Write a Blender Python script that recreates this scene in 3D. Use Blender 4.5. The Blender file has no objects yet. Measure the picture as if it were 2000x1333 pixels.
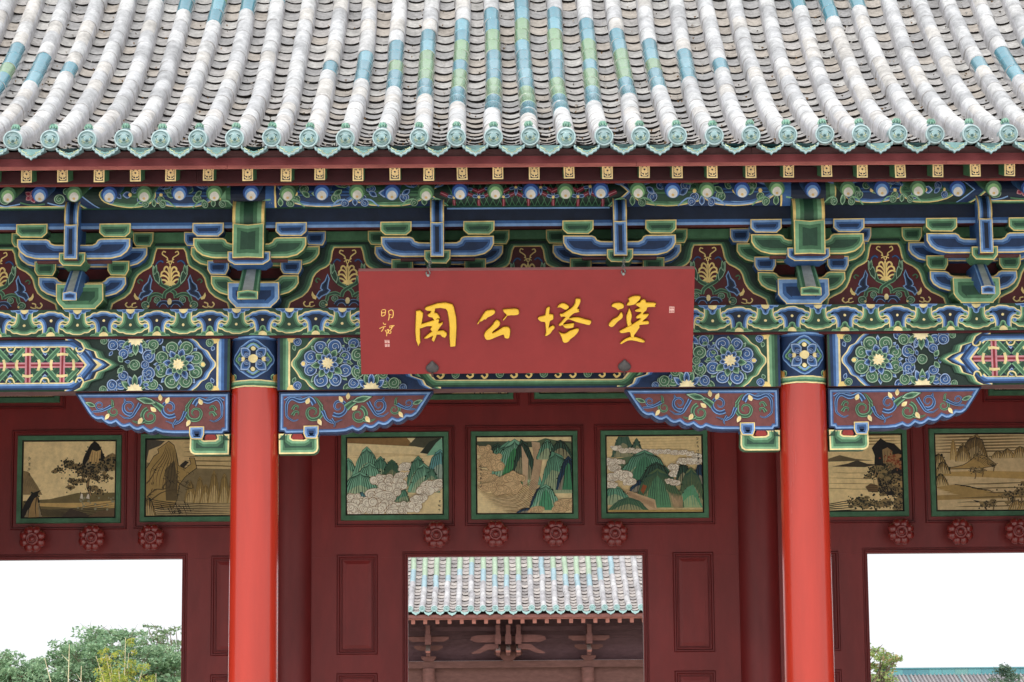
import bpy, math, random
import numpy as np
from mathutils import Matrix, Vector
R = random.Random(7)
pi = math.pi; sin = math.sin; cos = math.cos; rad = math.radians
sc = bpy.context.scene
COL = sc.collection

# ------------------------------------------------------------------ camera
def rot(yaw, pitch, roll):
    y, p, r = rad(yaw), rad(pitch), rad(roll)
    F = Vector((sin(y)*cos(p), cos(y)*cos(p), sin(p)))
    Rt = Vector((cos(y), -sin(y), 0)); U = Rt.cross(F)
    Rr = Rt*cos(r)+U*sin(r); Ur = -Rt*sin(r)+U*cos(r)
    return Matrix((Rr, Ur, -F)).transposed()
cd = bpy.data.cameras.new('camera'); cam = bpy.data.objects.new('camera', cd); COL.objects.link(cam)
cd.sensor_fit = 'HORIZONTAL'; cd.sensor_width = 36; cd.lens = 86.4
cd.clip_start = 0.5; cd.clip_end = 6000
cam.matrix_world = Matrix.Translation((-.2815, -20.0667, 1.6)) @ rot(.4149, 8.5696, -.4685).to_4x4()
sc.camera = cam

# ------------------------------------------------------------------ overcast daylight
SUN_EL, SUN_ROT = rad(52), rad(200)
w = bpy.data.worlds.new("World"); sc.world = w; w.use_nodes = True
nt = w.node_tree; nt.nodes.clear()
sky = nt.nodes.new('ShaderNodeTexSky'); sky.sky_type = 'NISHITA'; sky.sun_disc = False
sky.sun_elevation = SUN_EL; sky.sun_rotation = SUN_ROT
sky.air_density = 1.0; sky.dust_density = 6.0; sky.ozone_density = 1.0
hs = nt.nodes.new('ShaderNodeHueSaturation'); hs.inputs['Saturation'].default_value = .12
bg = nt.nodes.new('ShaderNodeBackground'); bg.inputs['Strength'].default_value = .12
wo = nt.nodes.new('ShaderNodeOutputWorld')
ov = nt.nodes.new('ShaderNodeMix'); ov.data_type = 'RGBA'; ov.inputs[0].default_value = .72; ov.inputs[7].default_value = (8.2, 8.4, 8.7, 1)   # cloud deck
nt.links.new(sky.outputs[0], hs.inputs['Color']); nt.links.new(hs.outputs[0], ov.inputs[6]); # overcast deck: brighter overhead than along the horizon
_tc = nt.nodes.new('ShaderNodeTexCoord'); _sx = nt.nodes.new('ShaderNodeSeparateXYZ'); _mr = nt.nodes.new('ShaderNodeMapRange')
_mr.inputs['From Min'].default_value = 0; _mr.inputs['From Max'].default_value = 1; _mr.inputs['To Min'].default_value = 1.0; _mr.inputs['To Max'].default_value = 1.5
_mu = nt.nodes.new('ShaderNodeVectorMath'); _mu.operation = 'SCALE'
nt.links.new(_tc.outputs['Generated'], _sx.inputs[0]); nt.links.new(_sx.outputs['Z'], _mr.inputs[0]); nt.links.new(ov.outputs[2], _mu.inputs[0]); nt.links.new(_mr.outputs[0], _mu.inputs['Scale'])
nt.links.new(_mu.outputs[0], bg.inputs[0]); nt.links.new(bg.outputs[0], wo.inputs[0])
sd = bpy.data.lights.new('sun', 'SUN'); sd.energy = 1.0; sd.angle = rad(25); sd.color = (1, .98, .95)
so = bpy.data.objects.new('sun', sd); COL.objects.link(so)
_d = Vector((sin(SUN_ROT)*cos(SUN_EL), cos(SUN_ROT)*cos(SUN_EL), sin(SUN_EL)))
so.rotation_euler = (-_d).to_track_quat('-Z', 'Y').to_euler(); so.location = (-4, -12, 20)
vs = sc.view_settings; vs.view_transform = 'Standard'; vs.look = 'None'; vs.exposure = 0.5; vs.gamma = 1
sc.cycles.use_denoising = True
sc.cycles.max_bounces = 8; sc.cycles.diffuse_bounces = 5

# ------------------------------------------------------------------ colours
def S(r, g, b, k=1.0):
    f = lambda c: (c/12.92 if c <= .04045 else ((c+.055)/1.055)**2.4)
    return (f(r/255)*k, f(g/255)*k, f(b/255)*k, 1)
CR = S(244, 222, 160); CR2 = S(248, 216, 138)
LB = S(128, 164, 212); MBL = S(56, 96, 152); DB = S(24, 48, 86); NV = S(16, 30, 54)
LG = S(124, 170, 130); MG = S(72, 116, 84); DG = S(40, 74, 56); VG = S(24, 46, 38)
MR = S(88, 24, 28); BRN = S(116, 64, 62); PK = S(200, 130, 140); WHT = S(236, 232, 224)
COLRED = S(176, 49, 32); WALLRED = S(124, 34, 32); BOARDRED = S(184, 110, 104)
BLUE = (NV, DB, MBL, LB); GREEN = (VG, DG, MG, LG)

# ------------------------------------------------------------------ materials
MATS = {}
def mat(name, rough=.5, spec=.5, n_scale=6, n_amt=.25, bump=.15, b_scale=60, rnd=0., coat=0., stretch=(1, 1, 1), transl=0., stain=None):
    m = bpy.data.materials.new(name); m.use_nodes = True; t = m.node_tree; N = t.nodes; L = t.links
    b = N['Principled BSDF']; b.inputs['Roughness'].default_value = rough
    b.inputs['Specular IOR Level'].default_value = spec
    if coat: b.inputs['Coat Weight'].default_value = coat; b.inputs['Coat Roughness'].default_value = .12
    at = N.new('ShaderNodeAttribute'); at.attribute_name = 'Col'
    tc = N.new('ShaderNodeTexCoord'); mp = N.new('ShaderNodeMapping'); mp.inputs['Scale'].default_value = stretch
    geo = N.new('ShaderNodeNewGeometry')
    L.new(geo.outputs['Position'], mp.inputs[0])
    n1 = N.new('ShaderNodeTexNoise'); n1.inputs['Scale'].default_value = n_scale; n1.inputs['Detail'].default_value = 7; n1.inputs['Roughness'].default_value = .65
    L.new(mp.outputs[0], n1.inputs['Vector'])
    mr = N.new('ShaderNodeMapRange'); mr.inputs['From Min'].default_value = .3; mr.inputs['From Max'].default_value = .7
    mr.inputs['To Min'].default_value = 1-n_amt; mr.inputs['To Max'].default_value = 1+n_amt*.5
    L.new(n1.outputs[0], mr.inputs[0])
    src = mr.outputs[0]
    if stain:
        n3 = N.new('ShaderNodeTexNoise'); n3.inputs['Scale'].default_value = stain[0]; n3.inputs['Detail'].default_value = 5; n3.inputs['Roughness'].default_value = .7
        L.new(mp.outputs[0], n3.inputs['Vector']); m3 = N.new('ShaderNodeMapRange'); m3.inputs['From Min'].default_value = .42; m3.inputs['From Max'].default_value = .68
        m3.inputs['To Min'].default_value = 1; m3.inputs['To Max'].default_value = 1-stain[1]; L.new(n3.outputs[0], m3.inputs[0])
        m4 = N.new('ShaderNodeMath'); m4.operation = 'MULTIPLY'; L.new(src, m4.inputs[0]); L.new(m3.outputs[0], m4.inputs[1]); src = m4.outputs[0]
        if stain[2]:
            m5 = N.new('ShaderNodeMath'); m5.operation = 'MULTIPLY_ADD'; L.new(n3.outputs[0], m5.inputs[0]); m5.inputs[1].default_value = stain[2]; m5.inputs[2].default_value = rough-stain[2]*.5; L.new(m5.outputs[0], b.inputs['Roughness'])
    if rnd:
        oi = N.new('ShaderNodeObjectInfo'); m2 = N.new('ShaderNodeMapRange')
        m2.inputs['To Min'].default_value = 1-rnd; m2.inputs['To Max'].default_value = 1+rnd*.4
        L.new(oi.outputs['Random'], m2.inputs[0])
        mm = N.new('ShaderNodeMath'); mm.operation = 'MULTIPLY'; L.new(src, mm.inputs[0]); L.new(m2.outputs[0], mm.inputs[1]); src = mm.outputs[0]
    mx = N.new('ShaderNodeMix'); mx.data_type = 'RGBA'; mx.blend_type = 'MULTIPLY'; mx.inputs[0].default_value = 1
    L.new(at.outputs['Color'], mx.inputs[6]); L.new(src, mx.inputs[7])
    L.new(mx.outputs[2], b.inputs['Base Color'])
    if bump:
        n2 = N.new('ShaderNodeTexNoise'); n2.inputs['Scale'].default_value = b_scale; n2.inputs['Detail'].default_value = 4
        L.new(mp.outputs[0], n2.inputs['Vector'])
        bp = N.new('ShaderNodeBump'); bp.inputs['Strength'].default_value = bump; bp.inputs['Distance'].default_value = .01
        L.new(n2.outputs[0], bp.inputs['Height']); L.new(bp.outputs[0], b.inputs['Normal'])
    if transl:
        tr = N.new('ShaderNodeBsdfTranslucent'); L.new(mx.outputs[2], tr.inputs[0])
        ms = N.new('ShaderNodeMixShader'); ms.inputs[0].default_value = transl
        o = N['Material Output']; L.new(b.outputs[0], ms.inputs[1]); L.new(tr.outputs[0], ms.inputs[2]); L.new(ms.outputs[0], o.inputs[0])
    MATS[name] = m
    return m
PAINT = mat('painted_wood', rough=.55, spec=.35, n_scale=14, n_amt=.26, bump=.15, b_scale=80, stain=(2.6, .3, .3))
LACQ = mat('red_lacquer', rough=.27, spec=.5, coat=.42, n_scale=7, n_amt=.12, bump=.035, b_scale=26, stretch=(1, 1, .12), stain=(2.0, .12, .2))
WALLP = mat('wall_paint', rough=.46, spec=.4, n_scale=5, n_amt=.2, bump=.12, b_scale=45, stretch=(1, 1, .3), stain=(1.3, .22, .35))
CANV = mat('canvas_print', rough=.6, spec=.3, stain=(6, .14, 0), n_scale=26, n_amt=.18, bump=.08, b_scale=90)
TILE = mat('weathered_tile', rough=.7, spec=.35, n_scale=26, n_amt=.26, bump=.45, b_scale=75, rnd=.08, stain=(5.5, .4, 0))
PAN = mat('pan_tile_clay', rough=.85, spec=.2, n_scale=24, n_amt=.34, bump=.5, b_scale=70, rnd=.10, stain=(4, .3, 0))
GLAZE = mat('glazed_tile', rough=.14, spec=.5, n_scale=22, n_amt=.2, bump=.05, b_scale=30, rnd=.12, coat=.3)
GLZ2 = mat('worn_glaze', rough=.42, spec=.5, n_scale=24, n_amt=.3, bump=.25, b_scale=90, rnd=.1)
SIGNP = mat('sign_paint', rough=.5, spec=.4, n_scale=5, n_amt=.08, bump=.06, b_scale=70, stain=(2, .08, .15))
GOLD = mat('gold_paint', rough=.35, spec=.5, n_scale=8, n_amt=.12, bump=.05)
IRON = mat('iron', rough=.5, spec=.5, n_scale=20, n_amt=.3, bump=.2)
OLDW = mat('old_wood', rough=.75, spec=.25, n_scale=5, n_amt=.3, bump=.3, b_scale=40, stretch=(1, 1, 3))
STONE = mat('stone', rough=.85, spec=.2, n_scale=1.5, n_amt=.25, bump=.3, b_scale=8)
LEAF = mat('leaf', rough=.6, spec=.3, n_scale=1.2, n_amt=.3, bump=0, transl=.35)
BARK = mat('bark', rough=.85, spec=.2, n_scale=8, n_amt=.3, bump=.5, b_scale=25)

# ------------------------------------------------------------------ mesh builder
class MB:
    def __init__(s): s.v = []; s.f = []; s.c = []; s.s = []
    def add(s, vs, fs, col, smooth=False):
        o = len(s.v); s.v += [tuple(p) for p in vs]
        many = isinstance(col, list)
        for i, f in enumerate(fs):
            s.f.append(tuple(k+o for k in f)); s.c.append(col[i] if many else col); s.s.append(smooth)
        return s
    def box(s, x0, x1, y0, y1, z0, z1, col):
        v = [(x, y, z) for x in (x0, x1) for y in (y0, y1) for z in (z0, z1)]
        return s.add(v, [(0, 1, 3, 2), (4, 6, 7, 5), (0, 4, 5, 1), (2, 3, 7, 6), (0, 2, 6, 4), (1, 5, 7, 3)], col)
    def prism(s, pts, y0, y1, col, side=None):
        n = len(pts); side = side or col
        v = [(x, y0, z) for x, z in pts]+[(x, y1, z) for x, z in pts]
        f = [tuple(range(n)), tuple(range(2*n-1, n-1, -1))]+[(i, n+i, n+(i+1) % n, (i+1) % n) for i in range(n)]
        return s.add(v, f, [col, col]+[side]*n)
    def lathe(s, prof, n, fn, col, cap=True, smooth=True):
        """prof: (r,h) list; fn(x,y,h)->xyz; col: one colour or one per ring"""
        v = []; f = []; c = []
        for r, h in prof:
            for k in range(n): a = 2*pi*k/n; v.append(fn(r*cos(a), r*sin(a), h))
        for i in range(len(prof)-1):
            for k in range(n):
                f.append((i*n+k, i*n+(k+1) % n, (i+1)*n+(k+1) % n, (i+1)*n+k)); c.append(col[i] if isinstance(col, list) else col)
        s.add(v, f, c, smooth)
        if cap:
            m = len(prof)-1
            s.add(v[:n], [tuple(range(n-1, -1, -1))], col[0] if isinstance(col, list) else col)
            s.add(v[m*n:], [tuple(range(n))], col[-1] if isinstance(col, list) else col)
        return s
    def tube(s, path, r, col, n=6):
        P = [Vector(p) for p in path]; v = []; f = []
        for i, p in enumerate(P):
            d = (P[min(i+1, len(P)-1)]-P[max(i-1, 0)]).normalized()
            a = d.cross(Vector((0, 0, 1)) if abs(d.z) < .9 else Vector((1, 0, 0))).normalized(); b = d.cross(a)
            rr = r[i] if isinstance(r, (list, tuple)) else r
            for k in range(n):
                t = 2*pi*k/n; v.append(p+a*(rr*cos(t))+b*(rr*sin(t)))
        for i in range(len(P)-1):
            for k in range(n): f.append((i*n+k, i*n+(k+1) % n, (i+1)*n+(k+1) % n, (i+1)*n+k))
        f.append(tuple(range(n))); f.append(tuple(range((len(P)-1)*n, len(P)*n)))
        return s.add(v, f, col, True)
    def ball(s, c, r, col, nu=8, nv=5):
        rx, ry, rz = r if isinstance(r, (list, tuple)) else (r, r, r)
        v = []; f = []
        for i in range(nv+1):
            t = pi*i/nv
            for k in range(nu):
                a = 2*pi*k/nu; v.append((c[0]+rx*sin(t)*cos(a), c[1]+ry*sin(t)*sin(a), c[2]+rz*cos(t)))
        for i in range(nv):
            for k in range(nu): f.append((i*nu+k, i*nu+(k+1) % nu, (i+1)*nu+(k+1) % nu, (i+1)*nu+k))
        return s.add(v, f, col, True)
    def pat(s, P, fn, step=.0004, base=.0006):
        W_ = .0016   # the painter's unsteady hand
        for vs_, fs_, col, lv, _ in P.items:
            h = base+lv*step
            s.add([fn(u+W_*(sin(31*u+17*v+1.3)+.7*sin(67*v-53*u)), v+W_*(sin(37*v-23*u)+.7*sin(71*u+47*v+.5)), h) for u, v in vs_], fs_, col)
        return s
    def mesh(s, name, m):
        me = bpy.data.meshes.new(name); me.from_pydata(s.v, [], s.f); me.validate(clean_customdata=False)
        me.materials.append(m)
        if len(me.polygons) == len(s.f):
            cnt = np.array([len(f) for f in s.f]); c = np.repeat(np.array(s.c, dtype=np.float32), cnt, axis=0)
            me.polygons.foreach_set('use_smooth', np.array(s.s, dtype=bool))
        else:
            c = np.tile(np.array(s.c[0], dtype=np.float32), (len(me.loops), 1))
        a = me.attributes.new('Col', 'FLOAT_COLOR', 'CORNER'); a.data.foreach_set('color', c.ravel())
        me.update()
        return me
def link(name, data, parent=None, loc=None, rotx=None):
    o = bpy.data.objects.new(name, data); COL.objects.link(o)
    if parent is not None: o.parent = parent
    if loc is not None: o.location = loc
    return o
def obj(name, mb, m, parent=None, loc=None): return link(name, mb.mesh(name, m), parent, loc)
def tag(o, label=None, cat=None, group=None, kind=None):
    for k, v in (('label', label), ('category', cat), ('group', group), ('kind', kind)):
        if v: o[k] = v
    return o
def thing(name, label, cat, loc=(0, 0, 0), group=None):
    return tag(link(name, None, None, loc), label, cat, group)

# ------------------------------------------------------------------ painter: stacked coats of paint (relief of fractions of a mm)
def spl(pts, n=5, closed=False):
    P = list(pts); m = len(P); out = []
    rng = range(m) if closed else range(m-1)
    for i in rng:
        if closed: a, b, c, d = P[i-1], P[i], P[(i+1) % m], P[(i+2) % m]
        else: a, b, c, d = P[max(i-1, 0)], P[i], P[i+1], P[min(i+2, m-1)]
        for k in range(n):
            t = k/n; q = []
            for j in (0, 1):
                q.append(.5*(2*b[j]+(c[j]-a[j])*t+(2*a[j]-5*b[j]+4*c[j]-d[j])*t*t+(3*b[j]-a[j]-3*c[j]+d[j])*t**3))
            out.append(tuple(q))
    if not closed: out.append(tuple(P[-1]))
    return out
def area(p): return .5*sum(p[i-1][0]*p[i][1]-p[i][0]*p[i-1][1] for i in range(len(p)))
def inset(pts, d):
    n = len(pts); sgn = 1 if area(pts) > 0 else -1; out = []
    for i in range(n):
        a, b, c = pts[i-1], pts[i], pts[(i+1) % n]
        e1 = (b[0]-a[0], b[1]-a[1]); e2 = (c[0]-b[0], c[1]-b[1])
        l1 = math.hypot(*e1) or 1e-9; l2 = math.hypot(*e2) or 1e-9
        n1 = (-e1[1]/l1*sgn, e1[0]/l1*sgn); n2 = (-e2[1]/l2*sgn, e2[0]/l2*sgn)
        mx, my = n1[0]+n2[0], n1[1]+n2[1]; q = mx*mx+my*my
        k = 2/q if q > .5 else 2/.5*.6
        out.append((b[0]+mx*d*k, b[1]+my*d*k))
    return out
class Pt:
    def __init__(s): s.items = []; s.clip = None
    def _add(s, vs_, fs_, col):
        xs = [p[0] for p in vs_]; ys = [p[1] for p in vs_]; bb = (min(xs), min(ys), max(xs), max(ys)); lv = 0
        for it in s.items:
            b = it[4]
            if it[3] >= lv and b[0] < bb[2] and b[2] > bb[0] and b[1] < bb[3] and b[3] > bb[1]: lv = it[3]+1
        s.items.append((vs_, fs_, col, lv, bb))
    def poly(s, pts, col): s._add(list(pts), [tuple(range(len(pts)))], col); return s
    def rect(s, x0, y0, x1, y1, col): return s.poly([(x0, y0), (x1, y0), (x1, y1), (x0, y1)], col)
    def disc(s, x, y, r, col, n=14, ry=None): return s.poly([(x+r*cos(2*pi*k/n), y+(ry or r)*sin(2*pi*k/n)) for k in range(n)], col)
    def line(s, pts, wd, col, taper=None):
        n = len(pts); v = []; f = []
        for i, p in enumerate(pts):
            a = pts[max(i-1, 0)]; b = pts[min(i+1, n-1)]
            dx, dy = b[0]-a[0], b[1]-a[1]; l = math.hypot(dx, dy) or 1e-9
            t = i/(n-1); k = 1.0
            if taper == 'end': k = 1-.85*t
            elif taper == 'both': k = max(.12, sin(pi*t)**.6 if 0 < t < 1 else .1)
            elif taper == 'start': k = .15+.85*t
            h = wd*.5*k
            v += [(p[0]-dy/l*h, p[1]+dx/l*h), (p[0]+dy/l*h, p[1]-dx/l*h)]
        for i in range(n-1): f.append((2*i, 2*i+1, 2*i+3, 2*i+2))
        s._add(v, f, col); return s
    def lines(s, pts, passes, taper=None):
        for wd, col in passes: s.line(pts, wd, col, taper)
        return s
    def bands(s, pts, steps):
        for d, col in steps: s.poly(inset(pts, d) if d else pts, col)
        return s
    def scroll(s, x, y, r, a0, turns, sg, pal, wd=None):
        """a curling tendril end: spiral from rim to centre"""
        wd = wd or r*.62; n = int(14*turns); pts = []
        for i in range(n+1):
            t = i/n; a = a0+sg*t*turns*2*pi; rr = (r-wd*.5)*(1-t*.78); pts.append((x+rr*cos(a), y+rr*sin(a)))
        hi = tuple(.72*q+.28*e for q, e in zip(pal[3], WHT))
        s.disc(x, y, r*1.06, pal[0], 16); s.disc(x, y, r*.96, hi, 16); s.disc(x, y, r*.83, pal[2], 16)
        s.line(pts, wd*.42, pal[1]); s.line(pts[4:], wd*.17, hi)
        return s
    def leaf(s, x, y, a, ln, wd, pal, edge=None):
        """pointed petal from (x,y) along angle a"""
        sh = [(0, 0), (.25, .42), (.55, .5), (.8, .28), (1, 0), (.8, -.28), (.55, -.5), (.25, -.42)]
        c_, s_ = cos(a), sin(a)
        T = lambda k, off: [(x+c_*(off+u*ln*k)-s_*(v*wd*k), y+s_*(off+u*ln*k)+c_*(v*wd*k)) for u, v in sh]
        s.poly(T(1.1, -ln*.05), pal[0]); s.poly(T(.98, ln*.01), edge or tuple(.8*q+.2*e for q, e in zip(pal[3], WHT))); s.poly(T(.74, ln*.1), pal[2]); s.poly(T(.42, ln*.2), pal[1])
        return s
    def stamp(s, o, dx=0, dy=0, sx=1, sy=1, lv0=None):
        """put another painting on this one"""
        if not o.items: return s
        T = lambda p: (p[0]*sx+dx, p[1]*sy+dy)
        bb = [T((min(i[4][0] for i in o.items), min(i[4][1] for i in o.items))), T((max(i[4][2] for i in o.items), max(i[4][3] for i in o.items)))]
        b0 = (min(bb[0][0], bb[1][0]), min(bb[0][1], bb[1][1]), max(bb[0][0], bb[1][0]), max(bb[0][1], bb[1][1]))
        if lv0 is None:
            lv0 = 0
            for it in s.items:
                b = it[4]
                if it[3] >= lv0 and b[0] < b0[2] and b[2] > b0[0] and b[1] < b0[3] and b[3] > b0[1]: lv0 = it[3]+1
        for v, f, c, lv, b in o.items:
            q = [T((b[0], b[1])), T((b[2], b[3]))]
            s.items.append(([T(p) for p in v], f, c, lv+lv0, (min(q[0][0], q[1][0]), min(q[0][1], q[1][1]), max(q[0][0], q[1][0]), max(q[0][1], q[1][1]))))
        return s
    def crop(s, x0, y0, x1, y1):
        """cut everything to a rectangle (Sutherland-Hodgman on each convex-enough piece)"""
        def cut(p, ax, lim, keep_less):
            out = []
            for i in range(len(p)):
                a, b = p[i-1], p[i]
                ia = (a[ax] <= lim) if keep_less else (a[ax] >= lim); ib = (b[ax] <= lim) if keep_less else (b[ax] >= lim)
                if ia != ib:
                    t = (lim-a[ax])/(b[ax]-a[ax]); out.append((a[0]+(b[0]-a[0])*t, a[1]+(b[1]-a[1])*t))
                if ib: out.append(b)
            return out
        res = []
        for v, f, c, lv, b in s.items:
            if b[0] >= x0 and b[1] >= y0 and b[2] <= x1 and b[3] <= y1: res.append((v, f, c, lv, b)); continue
            if b[2] <= x0 or b[0] >= x1 or b[3] <= y0 or b[1] >= y1: continue
            nv, nf = [], []
            for fc in f:
                p = [v[k] for k in fc]
                for ax, lim, kl in ((0, x0, False), (0, x1, True), (1, y0, False), (1, y1, True)):
                    p = cut(p, ax, lim, kl)
                    if len(p) < 3: break
                if len(p) >= 3: nf.append(tuple(range(len(nv), len(nv)+len(p)))); nv += p
            if nf: res.append((nv, nf, c, lv, (max(b[0], x0), max(b[1], y0), min(b[2], x1), min(b[3], y1))))
        s.items = res
        return s
    def slice(s, ax, cuts):
        """cut all pieces into strips so that they can follow a curved surface"""
        keep = s.items; out = []
        for a, b in zip(cuts[:-1], cuts[1:]):
            s.items = keep
            if ax: s.crop(-99, a, 99, b)
            else: s.crop(a, -99, b, 99)
            out += s.items
        s.items = out
        return s
def front(y): return lambda u, v, h: (u, y-h, v)

# ================================================================== the gate building
GATE = thing('gate_building', 'painted Chinese gate building with grey tiled roof, red columns and green-blue brackets', 'gate', (0, 0, 0))
BAY = .28125
# ---- roof curve: axis of the barrel tiles, t = horizontal distance from the eave
Y0, Z0, SL0, SLA = -1.75, 5.934, .30, .0775
def rz(t): return Z0+SL0*t+SLA*t*t
def rsl(t): return SL0+2*SLA*t
def steps(L, tmax):
    t = 0; out = [0]
    while t < tmax:
        t += L/math.sqrt(1+rsl(t)**2); out.append(t)
    return out
ROOF = link('roof', None, GATE, (0, 0, 0))
# boarding under the tiles (front slope, ridge, back slope)
mb = MB(); top = []; bot = []
for i in range(23):
    t = .05+5.40*i/22; top.append((Y0+t, rz(t)-.15)); bot.append((Y0+t, rz(t)-.21))
tl = list(top)+[(2*3.7-y, z) for y, z in reversed(top[:-1])]
bl = list(bot)+[(2*3.7-y, z) for y, z in reversed(bot[:-1])]
sec = tl+bl[::-1]; n = len(sec)
dk = S(92, 78, 72); sf = S(96, 40, 42)
vsx = [(-7.4, y, z) for y, z in sec]+[(7.4, y, z) for y, z in sec]
mb.add(vsx, [(i, (i+1) % n, n+(i+1) % n, n+i) for i in range(n)], [dk if i < len(tl)-1 else sf for i in range(n)])
m_ = len(tl)
for q in (0, n):
    mb.add([vsx[q+i] for i in range(n)], [(i, i+1, n-2-i, n-1-i) for i in range(m_-1)], sf)
obj('roof_boarding', mb, OLDW, ROOF)

# ---- barrel tile
def barrel(r=.0705, L=.262, top_c=S(214, 212, 212), side_c=S(192, 191, 194), skirt=.072, glazed=None, nseg=9):
    mb = MB(); rows = [(0, r*1.0), (.012, r*1.022), (.024, r*1.0), (L, r*.982)]
    v = []; f = []; c = []; ang = [-.0+pi*k/(nseg-1) for k in range(nseg)]; m = nseg+2
    for y, rr in rows:
        v.append((rr+.003, y, -skirt)); v += [(rr*cos(a), y, rr*sin(a)) for a in ang]; v.append((-rr-.003, y, -skirt))
    for i in range(len(rows)-1):
        for k in range(m-1):
            f.append((i*m+k, i*m+k+1, (i+1)*m+k+1, (i+1)*m+k))
            e = k in (0, 1, m-3, m-2)
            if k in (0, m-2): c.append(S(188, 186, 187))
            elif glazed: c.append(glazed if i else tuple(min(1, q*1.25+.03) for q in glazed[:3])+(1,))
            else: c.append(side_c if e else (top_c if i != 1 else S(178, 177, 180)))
    f.append(tuple(range(m-1, -1, -1))); c.append(S(176, 172, 170))
    mb.add(v, f, c, True)
    return mb
TEAL = S(42, 112, 128); TEAL2 = S(72, 130, 144); GRN = S(92, 128, 84)
tile_me = [barrel(top_c=S(*c)).mesh('barrel_tile', TILE) for c in ((190, 190, 190), (183, 183, 184), (196, 195, 194), (190, 186, 181), (177, 177, 178))]
glz_me = {0: barrel(glazed=TEAL).mesh('glazed_tile', GLAZE), 1: barrel(glazed=GRN).mesh('glazed_tile', GLAZE), 2: barrel(glazed=TEAL2).mesh('glazed_tile', GLAZE)}
BST = steps(.25, 4.6)
KS = list(range(-22, 23))
jx = {k: [R.gauss(0, .0018) for _ in range(40)] for k in KS}
def glaze_at(k, i):
    for kc, ic in ((0, 10), (20, 10), (-20, 10), (10, 21), (-10, 21)):
        dk_ = abs(k-kc); di = abs(i-ic)
        if dk_+di <= 6:
            d = 6-dk_-di
            return 1 if d in (2, 3) else (0 if (i+k) % 3 else 2)
    return None
rest = MB(); n_ind = 0; TI = MB()
base_w = [barrel(top_c=S(*c)) for c in ((196, 196, 196), (190, 190, 190), (201, 200, 199), (196, 192, 188))]
def put(mb, src, M):
    mb.add([M @ Vector(p) for p in src.v], src.f, list(src.c), True)
# individuals: the white barrel tiles that show largest (upper rows), all glazed ones; the others joined
order = []
for k in KS:
    for i in range(len(BST)-1):
        t0 = BST[i]; a = math.atan(rsl(t0+.1))
        x = k*BAY+.012*sin(i*.35+k*1.7)*min(1, i/6)+jx[k][i]
        order.append((k, i, x, Y0+t0, rz(t0)+R.gauss(0, .0015), a))
cand = sorted([o for o in order if glaze_at(o[0], o[1]) is None and abs(o[0]) <= 17 and o[1] <= 17], key=lambda o: -o[1])
single = set((o[0], o[1]) for o in cand[:300])
for k, i, x, y, z, a in order:
    g = glaze_at(k, i); rz_ = R.gauss(0, .007)
    if g is not None and abs(k) <= 18:
        o = link('glazed_tile', glz_me[g], ROOF, (x, y, z)); o.rotation_euler = (a, 0, rz_)
    elif (k, i) in single:
        o = link('barrel_tile', R.choice(tile_me), ROOF, (x, y, z)); o.rotation_euler = (a, 0, rz_)
    else:
        put(rest, R.choice(base_w), Matrix.Translation((x, y, z)) @ Matrix.Rotation(rz_, 4, 'Z') @ Matrix.Rotation(a, 4, 'X'))
tag(obj('barrel_tiles', rest, TILE, ROOF), kind='stuff')

# ---- pan tiles: concave, each lip over the next one down
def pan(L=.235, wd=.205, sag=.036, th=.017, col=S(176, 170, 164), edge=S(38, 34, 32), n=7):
    mb = MB(); v = []
    for y in (0, L):
        lift = .02 if y == 0 else 0
        for dz in (0, -th):
            for k in range(n):
                u = -1+2*k/(n-1); v.append((u*wd/2, y, -sag*(1-u*u)+dz+lift))
    f = []; c = []
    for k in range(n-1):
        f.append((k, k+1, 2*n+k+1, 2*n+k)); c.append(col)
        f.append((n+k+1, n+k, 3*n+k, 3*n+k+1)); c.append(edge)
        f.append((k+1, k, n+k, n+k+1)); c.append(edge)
    return mb.add(v, f, c)
pan_cols = [(172, 168, 165), (163, 160, 157), (179, 176, 172), (170, 162, 153), (157, 155, 154)]
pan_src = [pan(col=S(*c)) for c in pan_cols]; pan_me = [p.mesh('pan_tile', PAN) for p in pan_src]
PST = steps(.185, 4.5)
rest = MB(); po = []
for k in KS[:-1]:
    for i in range(len(PST)-1):
        t0 = PST[i]; po.append((k, i, (k+.5)*BAY+R.gauss(0, .005), Y0+.01+t0, rz(t0)-.058+R.gauss(0, .003), math.atan(rsl(t0+.1))))
cand = sorted([o for o in po if -17 <= o[0] <= 16 and o[1] <= 23], key=lambda o: -o[1])
single = set((o[0], o[1]) for o in cand[:300])
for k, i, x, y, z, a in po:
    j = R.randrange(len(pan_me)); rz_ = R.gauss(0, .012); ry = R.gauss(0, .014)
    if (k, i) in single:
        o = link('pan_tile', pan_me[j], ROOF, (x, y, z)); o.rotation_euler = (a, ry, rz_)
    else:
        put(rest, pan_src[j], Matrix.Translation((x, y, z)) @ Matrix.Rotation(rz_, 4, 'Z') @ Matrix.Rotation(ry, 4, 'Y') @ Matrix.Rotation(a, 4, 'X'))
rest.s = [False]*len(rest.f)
tag(obj('pan_tiles', rest, PAN, ROOF), kind='stuff')
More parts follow.
